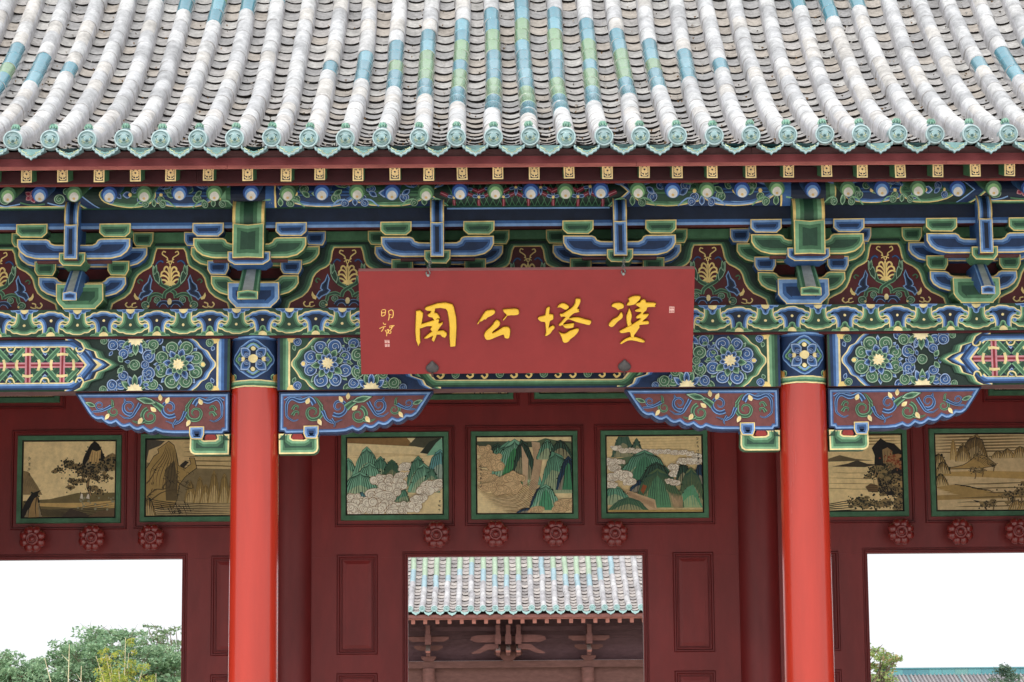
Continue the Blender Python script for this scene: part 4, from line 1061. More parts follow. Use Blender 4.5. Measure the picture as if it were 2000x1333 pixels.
def paint_green_cloud(P, W, H):
    P.rect(0, 0, W, H, OC); P.poly([(0, H*.93), (W*.7, H*.88), (W*.62, H), (0, H)], S(150, 116, 72)); P.poly([(W*.64, H*.9), (W*.72, H), (W, H), (W*.8, H*.86)], S(84, 84, 66))
    P.poly([(W*.76, H*.80), (W*.86, H*.94), (W*.98, H*1.0), (W, H*.8), (W*.93, H*.76)], S(52, 60, 50)); P.poly([(W*.83, H*.76), (W*.93, H*.93), (W, H), (W, H*.78)], TQ)
    reads(P, [((0, H*.80), (0, H*.74)), ((W*.5, H*.79), (W*.45, H*.76)), ((W*.8, H*.76), (W*.9, H*.75))], OCd, 3)
    peak(P, W*.02, H*.4, W*.2, H*.32, TQ, DKG); peak(P, W*.21, H*.42, W*.26, H*.44, TQ, DKG, lines=9); peak(P, W*.35, H*.4, W*.2, H*.34, TQd, DKG, lines=7); peak(P, W*.97, H*.42, W*.26, H*.40, TQb, DKG, lines=8)
    peak(P, W*.47, H*.42, W*.19, H*.28, S(82, 120, 84), DKG, lines=10); cloud(P, W*.62, H*.62, .06); cloud(P, W*.56, H*.50, .05)
    peak(P, W*.24, H*.30, W*.3, H*.36, TQ, DKG, lines=8); peak(P, W*.74, H*.36, W*.2, H*.38, TQd, DKG, lines=8); peak(P, W*.80, H*.28, W*.26, H*.36, TQ, DKG, lines=10); peak(P, W*.88, H*.38, W*.14, H*.2, TQd, DKG)
    peak(P, W*.14, H*.16, W*.40, H*.38, TQ, DKG, lines=12); peak(P, W*.16, H*.14, W*.1, H*.15, TQb, NVY, lines=4); peak(P, W*.08, H*.13, W*.07, H*.11, NVY, INK, lines=3); peak(P, W*.55, H*.12, W*.18, H*.2, TQd, DKG, lines=6, lean=.05)
    P.rect(W*.70, 0, W, H*.2, OC)
    for x, z, s in ((.38, .44, .09), (.52, .40, .09), (.45, .33, .09), (.29, .27, .085), (.40, .22, .1), (.88, .36, .1), (.82, .30, .08), (.97, .40, .07), (.06, .20, .085), (.16, .13, .09), (.30, .12, .1), (.44, .10, .09), (.56, .08, .09), (.66, .09, .08), (.74, .19, .07), (.1, .05, .09), (.3, .03, .08), (.5, .03, .08), (.04, .10, .07)): cloud(P, W*x, H*z, s*.9, n=8)
    glyphs(P, W*.965, H*.16, 3)
def paint_waterfall(P, W, H):
    P.rect(0, 0, W, H, OC); P.rect(0, H*.86, W, H*.94, S(80, 92, 72)); P.poly([(W*.6, H*.92), (W*.72, H*.98), (W, H*.9), (W, H*.7), (W*.6, H*.8)], S(98, 118, 88))
    peak(P, W*.22, H*.6, W*.28, H*.30, DKG, INK, TQd, 7); peak(P, W*.34, H*.42, W*.42, H*.5, TQd, DKG, S(70, 150, 92), 12); peak(P, W*.40, H*.36, W*.46, H*.58, TQ, DKG, S(74, 156, 98), 14)
    peak(P, W*.50, H*.44, W*.22, H*.5, DKG, INK, None, 8, lean=-.02)
    P.poly([(W*.47, H*.88), (W*.54, H*.7), (W*.53, H*.35), (W*.48, H*.35), (W*.48, H*.6)], S(214, 184, 148)); P.poly([(W*.58, H*.93), (W*.66, H*.92), (W*.69, H*.7), (W*.63, H*.3), (W*.54, H*.3), (W*.60, H*.66)], S(216, 188, 152))
    reads(P, [((W*.585, H*.92), (W*.655, H*.91)), ((W*.60, H*.7), (W*.685, H*.7)), ((W*.56, H*.36), (W*.63, H*.34))], S(150, 112, 76), 8)
    peak(P, W*.74, H*.7, W*.18, H*.25, TQd, INK, None, 5); peak(P, W*.88, H*.72, W*.2, H*.22, DKG, INK, None, 5); peak(P, W*.86, H*.26, W*.34, H*.52, TQd, DKG, None, 12, lean=-.04); peak(P, W*.96, H*.3, W*.22, H*.42, NVY, INK, S(70, 140, 100), 5)
    reads(P, [((0, H*.30), (W*.3, 0)), ((W*.3, H*.24), (W*.45, H*.02)), ((W*.5, H*.36), (W*.6, H*.1)), ((W*.62, H*.46), (W*.7, H*.2))], S(150, 112, 70), 16, .006); reads(P, [((0, H*.22), (W*.2, 0)), ((W*.3, H*.2), (W*.5, H*.03)), ((W*.6, H*.3), (W*.65, H*.16))], S(230, 206, 164), 9, .006)
    peak(P, W*.66, H*.06, W*.18, H*.26, NVY, INK, None, 5); peak(P, W*.72, H*.04, W*.26, H*.32, TQ, DKG, S(86, 164, 120), 8); peak(P, W*.52, -.01, W*.26, H*.09, NVY, INK, None, 4, tuft=False)
    for x, z, s in ((.06, .82, .09), (.14, .72, .1), (.2, .62, .1), (.06, .66, .08), (.05, .50, .1), (.14, .46, .08), (.28, .40, .1), (.38, .46, .1), (.36, .34, .1), (.24, .30, .09), (.1, .34, .08), (.92, .12, .1), (.86, .05, .08), (.62, .04, .07)): cloud(P, W*x, H*z, s*.75, S(226, 194, 146), 9)
    glyphs(P, W*.045, H*.62, 6)
def paint_two_peaks(P, W, H):
    P.rect(0, 0, W, H, S(244, 216, 158)); reads(P, [((0, H*.95), (0, H*.75)), ((W, H*.97), (W, H*.76))], OCd, 7)
    peak(P, W*.18, H*.72, W*.2, H*.32, S(76, 106, 88), DKG, None, 3); peak(P, W*.32, H*.76, W*.1, H*.2, S(76, 106, 88), DKG, None, 2)
    P.poly([(W*.08, H*.7), (W*.3, H*.74), (W*.34, H*.55), (W*.12, H*.5)], S(104, 128, 96))
    for x in lin(.1, .95, 12): cloud(P, W*x, H*(.84-.1*x+jit(.02)), .036, n=5)
    peak(P, W*.40, H*.42, W*.46, H*.37, TQd, DKG, S(80, 140, 106), 14); peak(P, W*.52, H*.42, W*.28, H*.22, DKG, INK, None, 6); cloud(P, W*.7, H*.58, .05); cloud(P, W*.72, H*.5, .05)
    peak(P, W*.80, H*.34, W*.15, H*.3, DKG, INK, None, 5); peak(P, W*.97, H*.3, W*.14, H*.32, NVY, INK, None, 4)
    for x in (.8, .88, .94): cloud(P, W*x, H*.66, .045, n=6)
    peak(P, W*.88, H*.06, W*.26, H*.5, S(112, 126, 84), DKG, None, 12); peak(P, W*.86, H*.06, W*.2, H*.28, S(96, 164, 116), TQd, None, 6, lean=.02)
    peak(P, W*.34, H*.26, W*.18, H*.16, NVY, INK, None, 4); peak(P, W*.53, H*.06, W*.44, H*.49, S(92, 116, 76), DKG, S(96, 150, 108), 16); P.poly([(W*.35, H*.28), (W*.38, H*.36), (W*.42, H*.34), (W*.38, H*.24)], S(150, 84, 48))
    P.poly([(W*.2, H*.3), (W*.5, H*.16), (W*.52, H*.02), (W*.3, 0), (W*.2, H*.2)], S(212, 180, 140)); reads(P, [((W*.2, H*.29), (W*.48, H*.14)), ((W*.24, H*.2), (W*.5, H*.04))], S(140, 100, 70), 22); reads(P, [((W*.66, H*.26), (W*.78, H*.22)), ((W*.70, H*.04), (W*.78, H*.04))], S(196, 160, 124), 9, .008)
    peak(P, W*.08, H*.1, W*.3, H*.24, TQd, DKG, None, 8); peak(P, W*.22, 0, W*.46, H*.2, S(82, 118, 84), DKG, None, 12, tuft=False)
    for x, z, s in ((.03, .66, .09), (.08, .58, .09), (.06, .46, .1), (.18, .48, .12), (.24, .40, .09), (.04, .36, .08), (.14, .66, .06), (.66, .40, .06), (.72, .38, .06)): cloud(P, W*x, H*z, s*.6, n=8)
    P.rect(0, 0, W, H*.03, S(190, 158, 90)); glyphs(P, W*.955, H*.96, 7)
def paint_pine(P, W, H):
    P.rect(0, 0, W, H, S(250, 224, 166)); P.poly([(0, H*.62), (W*.06, H*.6), (W*.16, H*.42), (W*.22, H*.3), (0, H*.3)], S(150, 128, 88)); reads(P, [((0, H*.58), (W*.1, H*.52)), ((W*.02, H*.4), (W*.16, H*.36))], S(120, 104, 76), 7, .007)
    peak(P, W*.96, H*.6, W*.3, H*.24, S(164, 138, 92), S(120, 104, 76), None, 4, tuft=False)
    peak(P, W*.77, H*.6, W*.24, H*.38, INK, INK, None, 2); P.poly([(W*.70, H*.72), (W*.74, H*.88), (W*.79, H*.86), (W*.84, H*.88), (W*.83, H*.72), (W*.78, H*.66)], S(206, 172, 112)); reads(P, [((W*.72, H*.87), (W*.83, H*.87)), ((W*.71, H*.7), (W*.82, H*.7))], S(90, 66, 48), 5)
    P.poly([(0, H*.22), (W*.3, H*.24), (W*.6, H*.32), (W, H*.32), (W, 0), (0, 0)], S(120, 106, 68)); P.poly([(W*.1, H*.19), (W*.6, H*.19), (W, H*.22), (W, H*.12), (W*.5, H*.13), (W*.2, H*.15)], S(206, 172, 108))
    reads(P, [((0, H*.14), (W*.1, 0)), ((W*.4, H*.1), (W*.5, H*.01)), ((W, H*.2), (W, H*.02))], S(66, 58, 42), 7, .008)
    peak(P, W*.10, 0, W*.18, H*.34, INK, INK, S(170, 138, 88), 3, lean=.05); P.poly([(W*.42, 0), (W*.52, H*.12), (W*.62, H*.08), (W*.78, 0)], S(70, 58, 46)); P.poly([(W*.7, 0), (W*.82, H*.08), (W, H*.12), (W, 0)], S(110, 88, 62))
    P.lines(spl([(W*.74, H*.28), (W*.70, H*.42), (W*.73, H*.56), (W*.80, H*.66), (W*.9, H*.72)]), [(.026, INK), (.014, S(160, 132, 90))]); P.lines(spl([(W*.72, H*.55), (W*.6, H*.62), (W*.46, H*.66)]), [(.016, INK), (.007, S(160, 132, 90))])
    for x, z, s, n in ((.40, .62, .11, 20), (.5, .70, .13, 26), (.6, .66, .13, 26), (.64, .58, .12, 20), (.75, .62, .16, 30), (.85, .66, .14, 26), (.95, .74, .14, 26), (.98, .66, .1, 14), (.55, .46, .12, 24), (.63, .48, .11, 18), (.5, .38, .08, 12), (.78, .5, .13, 20), (.9, .52, .1, 14), (.82, .34, .12, 18), (.74, .38, .1, 14)): blobtree(P, W*x, H*z, s, n, trunk=False)
    for x in (.62, .69): P.poly([(W*x, H*.25), (W*(x+.015), H*.31), (W*(x+.03), H*.30), (W*(x+.035), H*.24)], S(226, 216, 196)); P.line([(W*(x+.01), H*.3), (W*(x+.005), H*.33)], .006, INK)
    for i in range(26): P.disc(W*R.uniform(.6, .99), H*R.uniform(.1, .26), R.uniform(.006, .014), S(150, 146, 116), 6)
    glyphs(P, W*.07, H*.77, 4, .034)
def paint_crag(P, W, H):
    P.rect(0, 0, W, H, S(220, 192, 138)); P.poly([(0, H*.7), (W*.5, H*.62), (W, H*.6), (W, H*.16), (0, H*.2)], S(140, 122, 86)); reads(P, [((W*.4, H*.95), (W*.4, H*.66)), ((W, H*.96), (W, H*.64))], S(122, 102, 62), 6, .012)
    for x, h in ((.48, .3), (.58, .36), (.64, .26), (.73, .44), (.84, .40), (.94, .42)): peak(P, W*x, H*.16, W*.14, H*h, S(176, 146, 86), S(120, 98, 58), None, 5, tuft=False)
    P.poly([(0, H*.66), (W*.03, H*.86), (W*.15, H*.92), (W*.2, H*.98), (0, H)], S(84, 78, 66))
    pk = [(0, H*.1), (W*.0, H*.62), (W*.08, H*.78), (W*.13, H*.82), (W*.12, H*.87), (W*.19, H*.93), (W*.24, H*.98), (W*.30, H*.92), (W*.33, H*.8), (W*.35, H*.66), (W*.42, H*.62), (W*.48, H*.68), (W*.46, H*.76), (W*.52, H*.76), (W*.55, H*.62), (W*.48, H*.56), (W*.42, H*.5), (W*.36, H*.40), (W*.34, H*.22), (W*.3, H*.1)]
    P.poly(pk, INK); P.poly(inset(pk, .006), S(178, 148, 90)); P.poly([(W*.2, H*.6), (W*.3, H*.72), (W*.34, H*.5), (W*.34, H*.2), (W*.22, H*.2)], S(104, 88, 58)); P.poly([(W*.36, H*.66), (W*.4, H*.62), (W*.46, H*.7), (W*.42, H*.72)], S(56, 50, 42))
    reads(P, [((W*.22, H*.95), (W*.31, H*.88)), ((W*.18, H*.8), (W*.33, H*.7)), ((W*.06, H*.6), (W*.34, H*.5)), ((W*.04, H*.4), (W*.32, H*.3))], S(70, 58, 42), 9, .006)
    for q in (((.02, .25), (.1, .34), (.22, .36), (.32, .46), (.5, .42)), ((.0, .42), (.06, .5), (.12, .62), (.18, .64)), ((.18, .36), (.24, .5), (.22, .62), (.3, .6)), ((.34, .45), (.42, .38), (.5, .36), (.48, .46)), ((.05, .2), (.16, .3), (.3, .34), (.4, .3))): P.lines(spl([(W*a, H*b) for a, b in q]), [(.014, INK), (.006, S(120, 98, 62))], 'end')
    for i in range(34):
        x, z = W*R.uniform(.02, .5), H*R.uniform(.26, .66); P.line(spl([(x, z), (x+jit(.03), z+jit(.03)), (x+jit(.05), z+jit(.05))]), .005, INK, 'end')
    reads(P, [((0, H*.24), (0, 0)), ((W*.3, H*.17), (W*.3, -.01)), ((W, H*.16), (W, -.01))], S(66, 56, 40), 9, .009)
    peak(P, W*.03, 0, W*.14, H*.24, S(176, 146, 88), INK, None, 5); 
    for i in range(16): x = W*R.uniform(.15, .5); P.line([(x, H*R.uniform(.02, .2)), (x+.04, H*R.uniform(0, .12))], .008, INK, 'end')
def paint_lake(P, W, H):
    P.rect(0, 0, W, H, S(244, 216, 158)); reads(P, [((0, H*.98), (0, H*.86)), ((W, H*.99), (W, H*.88))], S(150, 122, 74), 4, .012)
    P.poly([(0, H*.66), (W*.2, H*.68), (W*.33, H*.73), (W*.5, H*.68), (W*.7, H*.66), (0, H*.645)], S(112, 98, 70)); P.poly([(W*.25, H*.585), (W*.42, H*.62), (W*.52, H*.66), (W*.62, H*.62), (W*.75, H*.6), (W*.6, H*.57)], S(72, 64, 50))
    reads(P, [((W*.25, H*.5), (W*.1, H*.3)), ((W*.7, H*.49), (W*.7, H*.28))], S(160, 130, 80), 4, .006)
    pk = [(W*.70, H*.55), (W*.71, H*.72), (W*.68, H*.82), (W*.72, H*.88), (W*.78, H*.95), (W*.84, H*.9), (W*.92, H*.88), (W*1.0, H*.78), (W, H*.2), (W*.76, H*.2)]
    P.poly(pk, INK); P.poly([(W*.80, H*.62), (W*.79, H*.8), (W*.85, H*.83), (W*.9, H*.78), (W*.9, H*.6)], S(160, 132, 90)); reads(P, [((W*.79, H*.8), (W*.91, H*.78)), ((W*.78, H*.6), (W*.9, H*.58))], S(60, 50, 40), 5)
    P.poly([(W*.86, H*.36), (W*.9, H*.42), (W, H*.38), (W, H*.2), (W*.92, H*.22)], S(190, 160, 104))
    for x, z, s, c in ((.9, .68, .12, S(146, 66, 42)), (.96, .6, .13, S(146, 66, 42)), (.88, .58, .1, S(90, 74, 50)), (.7, .52, .13, S(40, 42, 34)), (.78, .54, .12, S(52, 54, 42)), (.84, .46, .13, S(70, 66, 46)), (.66, .46, .09, S(40, 42, 34)), (.96, .42, .12, S(32, 32, 28)), (.8, .36, .14, S(32, 32, 28)), (.76, .26, .14, S(40, 36, 32)), (.9, .3, .12, S(36, 34, 30)), (.98, .2, .12, S(44, 40, 34)), (.54, .13, .14, S(40, 42, 34)), (.62, .08, .14, S(50, 52, 40)), (.46, .1, .1, S(40, 42, 34)), (.72, .1, .14, S(60, 58, 44)), (.86, .1, .16, S(70, 62, 46)), (.95, .06, .12, S(50, 46, 38))): blobtree(P, W*x, H*z, s, 24, c, False)
    for x in (.7, .74): P.line(spl([(W*x, H*.3), (W*(x-.01), H*.42), (W*(x+.02), H*.52)]), .008, S(170, 140, 92))
    P.poly([(W*.6, H*.31), (W*.66, H*.36), (W*.73, H*.33), (W*.73, H*.24), (W*.63, H*.25)], S(120, 94, 62)); reads(P, [((W*.6, H*.32), (W*.62, H*.25)), ((W*.74, H*.33), (W*.73, H*.25))], INK, 4)
    reads(P, [((0, H*.06), (0, 0)), ((W*.25, H*.1), (W*.2, 0)), ((W*.45, H*.14), (W*.5, H*.02))], S(60, 52, 40), 5, .01)
def paint_river(P, W, H):
    P.rect(0, 0, W, H, S(218, 192, 144)); reads(P, [((0, H*.96), (0, H*.76)), ((W, H*.97), (W, H*.78))], S(122, 102, 66), 6, .016)
    P.poly([(0, H*.5), (W*.5, H*.52), (W, H*.5), (W, H*.4), (W*.4, H*.44), (0, H*.46)], S(196, 162, 98)); P.poly([(0, H*.2), (W, H*.24), (W, H*.16), (0, H*.14)], S(174, 144, 88)); reads(P, [((W*.3, H*.34), (W*.2, H*.05)), ((W, H*.36), (W, H*.06))], S(116, 98, 64), 6, .012)
    peak(P, W*.20, H*.66, W*.09, H*.28, S(196, 160, 96), S(150, 122, 74), None, 3, tuft=False); peak(P, W*.42, H*.64, W*.34, H*.36, S(160, 130, 78), S(66, 56, 42), None, 14, lean=.02, tuft=False); peak(P, W*.30, H*.64, W*.18, H*.24, S(180, 148, 88), S(70, 58, 42), None, 8, tuft=False)
    for x, w_, h in ((.68, .16, .1), (.78, .18, .13), (.92, .2, .16)): peak(P, W*x, H*.68, W*w_, H*h, S(184, 152, 92), S(84, 70, 50), None, 6, tuft=False)
    pk = spl([(W*.1, H*.55), (W*.3, H*.6), (W*.42, H*.70), (W*.52, H*.72), (W*.6, H*.66), (W*.64, H*.58), (W*.4, H*.54)], 3, True); P.poly(pk, INK); P.poly(inset(pk, .006), S(184, 152, 92)); reads(P, [((W*.4, H*.68), (W*.5, H*.71)), ((W*.5, H*.62), (W*.6, H*.64)), ((W*.56, H*.56), (W*.63, H*.58))], S(80, 66, 48), 6)
    for x, z, s in ((.04, .62, .1), (.08, .52, .1), (.05, .36, .09)): peak(P, W*x, H*z-.03, W*.14, H*.16, S(178, 148, 90), INK, None, 5)
    for k in range(5): P.poly([(W*(.05*k-.05), H*(.3-.02*k)), (W*(.2+.06*k), H*(.34-.015*k)), (W*(.36+.06*k), H*(.30-.015*k)), (W*(.2+.05*k), H*(.27-.02*k))], S(178, 148, 90)); P.line(spl([(W*(.2+.06*k), H*(.34-.015*k)), (W*(.3+.06*k), H*(.325-.015*k)), (W*(.36+.06*k), H*(.30-.015*k))]), .006, INK)
    for x, z, s in ((.42, .52, .09), (.5, .52, .07), (.62, .6, .08), (.46, .72, .07), (.56, .68, .06), (.76, .2, .12), (.9, .22, .14), (.96, .34, .1), (.52, .06, .12), (.6, .1, .1), (.82, .12, .1)): blobtree(P, W*x, H*z, s, 14, S(58, 52, 40))
    for x in (.86, .96): peak(P, W*x, -.01, W*.22, H*.15, S(190, 158, 98), S(84, 70, 50), None, 6, tuft=False)
    P.poly([(W*.38, H*.14), (W*.46, H*.12), (W*.5, H*.15), (W*.44, H*.10)], INK)
    glyphs(P, W*.97, H*.46, 5)
FRG = S(76, 122, 90)
def painting(x0, x1, z0, z1, fn, label, group='landscape paintings on the gate wall'):
    W, H = x1-x0, z1-z0; t = thing('framed_painting', label, 'painting', ((x0+x1)/2, WY, z0), group)
    X = W/2; fw = .056
    mb = MB(); ring(mb, -X-.03, X+.03, -.035, H+.03, .026, .020, MOULD, 0); obj('moulding', mb, WALLP, t)
    mb = MB()
    A = [(-X, 0), (X, 0), (X, H), (-X, H)]; B = inset(A, .006); C_ = inset(A, fw-.008); D_ = inset(A, fw)
    v = [(a, 0, b) for a, b in A]+[(a, -.03, b) for a, b in B]+[(a, -.028, b) for a, b in C_]+[(a, -.012, b) for a, b in D_]
    f = [(r_*4+k, r_*4+(k+1) % 4, (r_+1)*4+(k+1) % 4, (r_+1)*4+k) for r_ in range(3) for k in range(4)]
    mb.add(v, f, [FRG]*8+[S(22, 26, 22)]*4); obj('frame', mb, PAINT, t)
    mb = MB(); cw, ch = W-2*fw, H-2*fw
    mb.box(-X+fw-.002, X-fw+.002, -.011, .002, fw-.002, H-fw+.002, S(30, 28, 26))
    P = Pt(); st = R.getstate(); R.seed(int(abs(x0)*1000)); fn(P, cw, ch); R.setstate(st); P.crop(0.006, .006, cw-.006, ch-.006)
    mb.pat(P, lambda u, v_, h: (-X+fw+u, -.0115-h, fw+v_), step=.00012, base=.0004); obj('canvas', mb, CANV, t)
zb, zt = 3.432, 4.29
painting(-1.776, -.732, zb, zt, paint_green_cloud, 'landscape painting of many green peaks rising over curling cream clouds')
painting(-.519, .519, zb, zt, paint_waterfall, 'landscape painting of twin waterfalls between green cliffs and swirling ochre water')
painting(.738, 1.780, zb, zt, paint_two_peaks, 'landscape painting of two broad green mountains with a red slope and cloud bank')
painting(-4.905, -3.896, zb-.006, zt-.01, paint_pine, 'ochre painting of a dark spreading pine tree with two white cranes')
painting(-3.716, -2.70, zb, zt, paint_crag, 'ochre painting of an overhanging crag with twisted branches, partly behind the red column')
painting(2.70, 3.716, zb, zt-.004, paint_lake, 'ochre lake painting with a black cliff and red foliage, partly behind the red column')
painting(3.928, 4.94, zb-.004, zt-.006, paint_river, 'ochre painting of bare snowy hills along a winding river')
for x0, x1, fn, lb in ((-1.14, -.10, paint_lake, 'upper painting mostly hidden by the beam, left of the two above the waterfall painting'), (.10, 1.14, paint_crag, 'upper painting mostly hidden by the beam, right of the two above the waterfall painting'),
                       (-5.52, -4.505, paint_river, 'upper painting whose green lower edge shows above the pine tree painting'), (4.523, 5.53, paint_green_cloud, 'upper painting whose green lower edge shows above the snowy river painting')):
    painting(x0, x1, 4.60, 5.458, fn, lb)

# ================================================================== name plaque
PO = Vector((-.022, -.46, 4.292)); TOPV = Vector((0, -.46, .760)); PH = TOPV.length; UU = TOPV/PH; NN = Vector((0, -UU.z, UU.y))
PL = thing('name_plaque', 'red wooden name plaque with four large gold Chinese characters hung under the eaves', 'sign', PO)
def pl(u, v, h): return Vector((u, 0, 0))+UU*v+NN*h
PW = 2.664
mb = MB(); v = [pl(u, v_, h) for u in (-PW/2, PW/2) for v_ in (0, PH) for h in (-.06, 0)]
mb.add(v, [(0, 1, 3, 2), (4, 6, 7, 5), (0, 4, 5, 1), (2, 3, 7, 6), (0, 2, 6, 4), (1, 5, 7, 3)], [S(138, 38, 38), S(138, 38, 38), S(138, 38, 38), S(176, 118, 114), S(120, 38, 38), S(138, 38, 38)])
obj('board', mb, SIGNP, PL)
def p2uv(px, py):   # plaque coordinates of the traced lettering
    return ((px-1028.8)/649.0*PW, (730-py)/202.0*PH)
GC = S(230, 184, 54); GC_shadow = S(112, 60, 22)  # second tone: carving shadow painted on the lower flanks of the strokes
def glyph(name, ox, oy, strokes, label=None, hgt=.032, sm=True):
    mb = MB()
    for s_ in strokes:
        pts = [p2uv(ox+a/9.52, oy+b/9.52) for a, b in s_]
        if sm and len(pts) > 3: pts = spl(pts, 2, True)
        if area(pts) < 0: pts = pts[::-1]
        o0 = inset(pts, -.004); o2 = inset(pts, .004); n = len(pts)
        v = [pl(u, q, .0006) for u, q in o0]+[pl(u, q, hgt*.6) for u, q in pts]+[pl(u, q, hgt) for u, q in o2]
        f = [(r_*n+k, r_*n+(k+1) % n, (r_+1)*n+(k+1) % n, (r_+1)*n+k) for r_ in range(2) for k in range(n)]
        mb.add(v, f, [GC_shadow]*n+[GC]*n); mb.add(v[2*n:], [tuple(range(n))], GC)
    o = obj(name, mb, GOLD, PL)
    if label: o['label'] = label
HUAI = [[(220, 350), (245, 315), (300, 297), (370, 295), (420, 312), (450, 350), (435, 390), (370, 410), (340, 428), (300, 390), (240, 365)],
 [(400, 468), (430, 510), (425, 570), (340, 640), (270, 720), (215, 742), (170, 710), (185, 670), (250, 600), (330, 560), (375, 500)],
 [(525, 225), (570, 190), (650, 168), (740, 172), (752, 205), (730, 245), (690, 280), (660, 315), (590, 335), (500, 340), (525, 290), (548, 255)],
 [(548, 395), (590, 490), (598, 560), (580, 640), (600, 690), (560, 715), (520, 720), (500, 620), (498, 530), (530, 450)],
 [(765, 250), (800, 235), (845, 248), (860, 290), (1000, 297), (1042, 320), (1020, 345), (1030, 372), (950, 372), (880, 380), (870, 430), (830, 460), (805, 505), (900, 503), (905, 520), (870, 570), (800, 635), (890, 635), (915, 655), (905, 690), (780, 700), (740, 712), (750, 745), (720, 790), (690, 840), (650, 890), (640, 950), (600, 955), (580, 900), (560, 835), (470, 850), (400, 855), (372, 825), (400, 805), (480, 765), (540, 725), (620, 690), (680, 650), (730, 620), (760, 580), (700, 585), (675, 575), (690, 540), (740, 505), (770, 470), (720, 460), (665, 455), (655, 430), (700, 415), (745, 385), (680, 345), (665, 320), (700, 295), (745, 285)],
 [(390, 1050), (440, 1000), (520, 950), (620, 925), (720, 950), (800, 980), (850, 1020), (800, 1035), (700, 1010), (600, 990), (520, 1000), (450, 1040), (410, 1060)]]
TA = [[(190, 578), (230, 540), (320, 520), (335, 470), (350, 390), (395, 360), (415, 385), (405, 490), (475, 505), (478, 590), (430, 610), (410, 660), (400, 720), (395, 745), (455, 715), (475, 708), (510, 745), (460, 800), (430, 850), (370, 890), (325, 900), (345, 840), (335, 720), (320, 640), (250, 630)],
 [(552, 370), (590, 320), (650, 295), (710, 310), (770, 360), (715, 412), (650, 390), (600, 365)],
 [(888, 220), (930, 212), (975, 220), (980, 260), (960, 320), (920, 395), (955, 405), (945, 430), (960, 455), (870, 475), (800, 530), (775, 570), (850, 560), (960, 562), (1080, 600), (1180, 628), (1150, 700), (1050, 680), (900, 640), (760, 590), (700, 640), (665, 690), (855, 665), (857, 710), (850, 745), (760, 758), (690, 750), (650, 700), (610, 712), (575, 700), (620, 650), (670, 590), (700, 545), (640, 540), (622, 550), (600, 510), (605, 490), (650, 490), (740, 430), (830, 370), (880, 290)],
 [(580, 820), (620, 850), (700, 860), (780, 810), (900, 770), (950, 775), (945, 820), (880, 900), (800, 960), (760, 1010), (690, 1030), (650, 1000), (640, 950), (610, 880)]]
GONG = [[(218, 668), (245, 620), (290, 550), (370, 435), (440, 415), (510, 407), (545, 430), (540, 470), (480, 515), (410, 545), (375, 585), (345, 580), (310, 612), (250, 628)],
 [(690, 410), (740, 400), (900, 390), (960, 400), (985, 430), (982, 490), (900, 508), (775, 515), (700, 598), (692, 592), (760, 505), (715, 460)],
 [(575, 598), (620, 620), (638, 660), (610, 720), (540, 775), (490, 825), (515, 832), (600, 790), (690, 735), (760, 725), (810, 750), (825, 800), (815, 900), (790, 940), (720, 930), (700, 870), (650, 880), (560, 915), (450, 960), (380, 960), (350, 920), (340, 870), (380, 800), (480, 710), (530, 640)]]
YUAN = [[(800, 420), (880, 408), (932, 460), (925, 520), (900, 660), (1000, 635), (1100, 600), (1130, 590), (1100, 540), (1030, 525), (1010, 495), (1060, 455), (1080, 420), (1000, 410), (960, 385), (985, 350), (1100, 315), (1200, 280), (1350, 268), (1470, 300), (1500, 350), (1540, 550), (1545, 720), (1535, 900), (1520, 1080), (1420, 1090), (1410, 900), (1415, 720), (1400, 560), (1380, 430), (1350, 380), (1250, 362), (1160, 370), (1140, 450), (1190, 465), (1215, 500), (1245, 555), (1190, 557), (1170, 574), (1200, 566), (1230, 590), (1210, 640), (1235, 652), (1290, 630), (1290, 660), (1240, 720), (1195, 790), (1300, 785), (1360, 830), (1365, 870), (1330, 920), (1270, 900), (1240, 860), (1180, 860), (1160, 910), (1120, 1000), (1080, 960), (1100, 880), (1000, 930), (935, 930), (1000, 870), (1090, 800), (1055, 760), (1090, 700), (1000, 700), (900, 735), (870, 740), (865, 900), (870, 1000), (830, 1080), (790, 960), (780, 800), (790, 600)]]
glyph('character', 1170, 560, HUAI, 'gold character with two water strokes, beside the small square seal'); glyph('character', 1030, 560, TA, 'gold character with a long slanting stroke and an earth radical'); glyph('character', 910, 560, GONG, 'gold character of two short strokes over a hooked one'); glyph('character', 730, 560, YUAN, 'gold boxed character for garden', sm=False)
# small signature and the two seals, flat paint
P = Pt(); SG = S(244, 190, 96)
def sg(pts, wd=15): P.line(spl([p2uv(730+a/9.52, 560+b/9.52) for a, b in pts], 3), wd/9.52/649*PW, SG)
for q in ([(165, 425), (160, 520)], [(170, 415), (215, 405), (232, 430), (222, 505)], [(165, 470), (225, 460)], [(160, 525), (200, 522), (225, 505)], [(280, 440), (330, 415), (365, 425), (378, 460), (360, 540), (325, 552)], [(285, 440), (300, 500), (295, 560), (280, 605)], [(300, 500), (340, 500)],
          [(190, 645), (210, 680), (240, 665)], [(112, 752), (180, 728), (240, 716)], [(205, 730), (180, 780), (148, 812)], [(225, 790), (245, 840), (246, 900)], [(250, 800), (285, 775), (275, 820), (255, 860)], [(300, 745), (340, 735), (375, 725)], [(300, 715), (345, 708), (392, 708)], [(290, 800), (330, 812), (318, 850), (285, 845), (290, 800)], [(350, 700), (340, 760), (300, 800)]): sg(q)
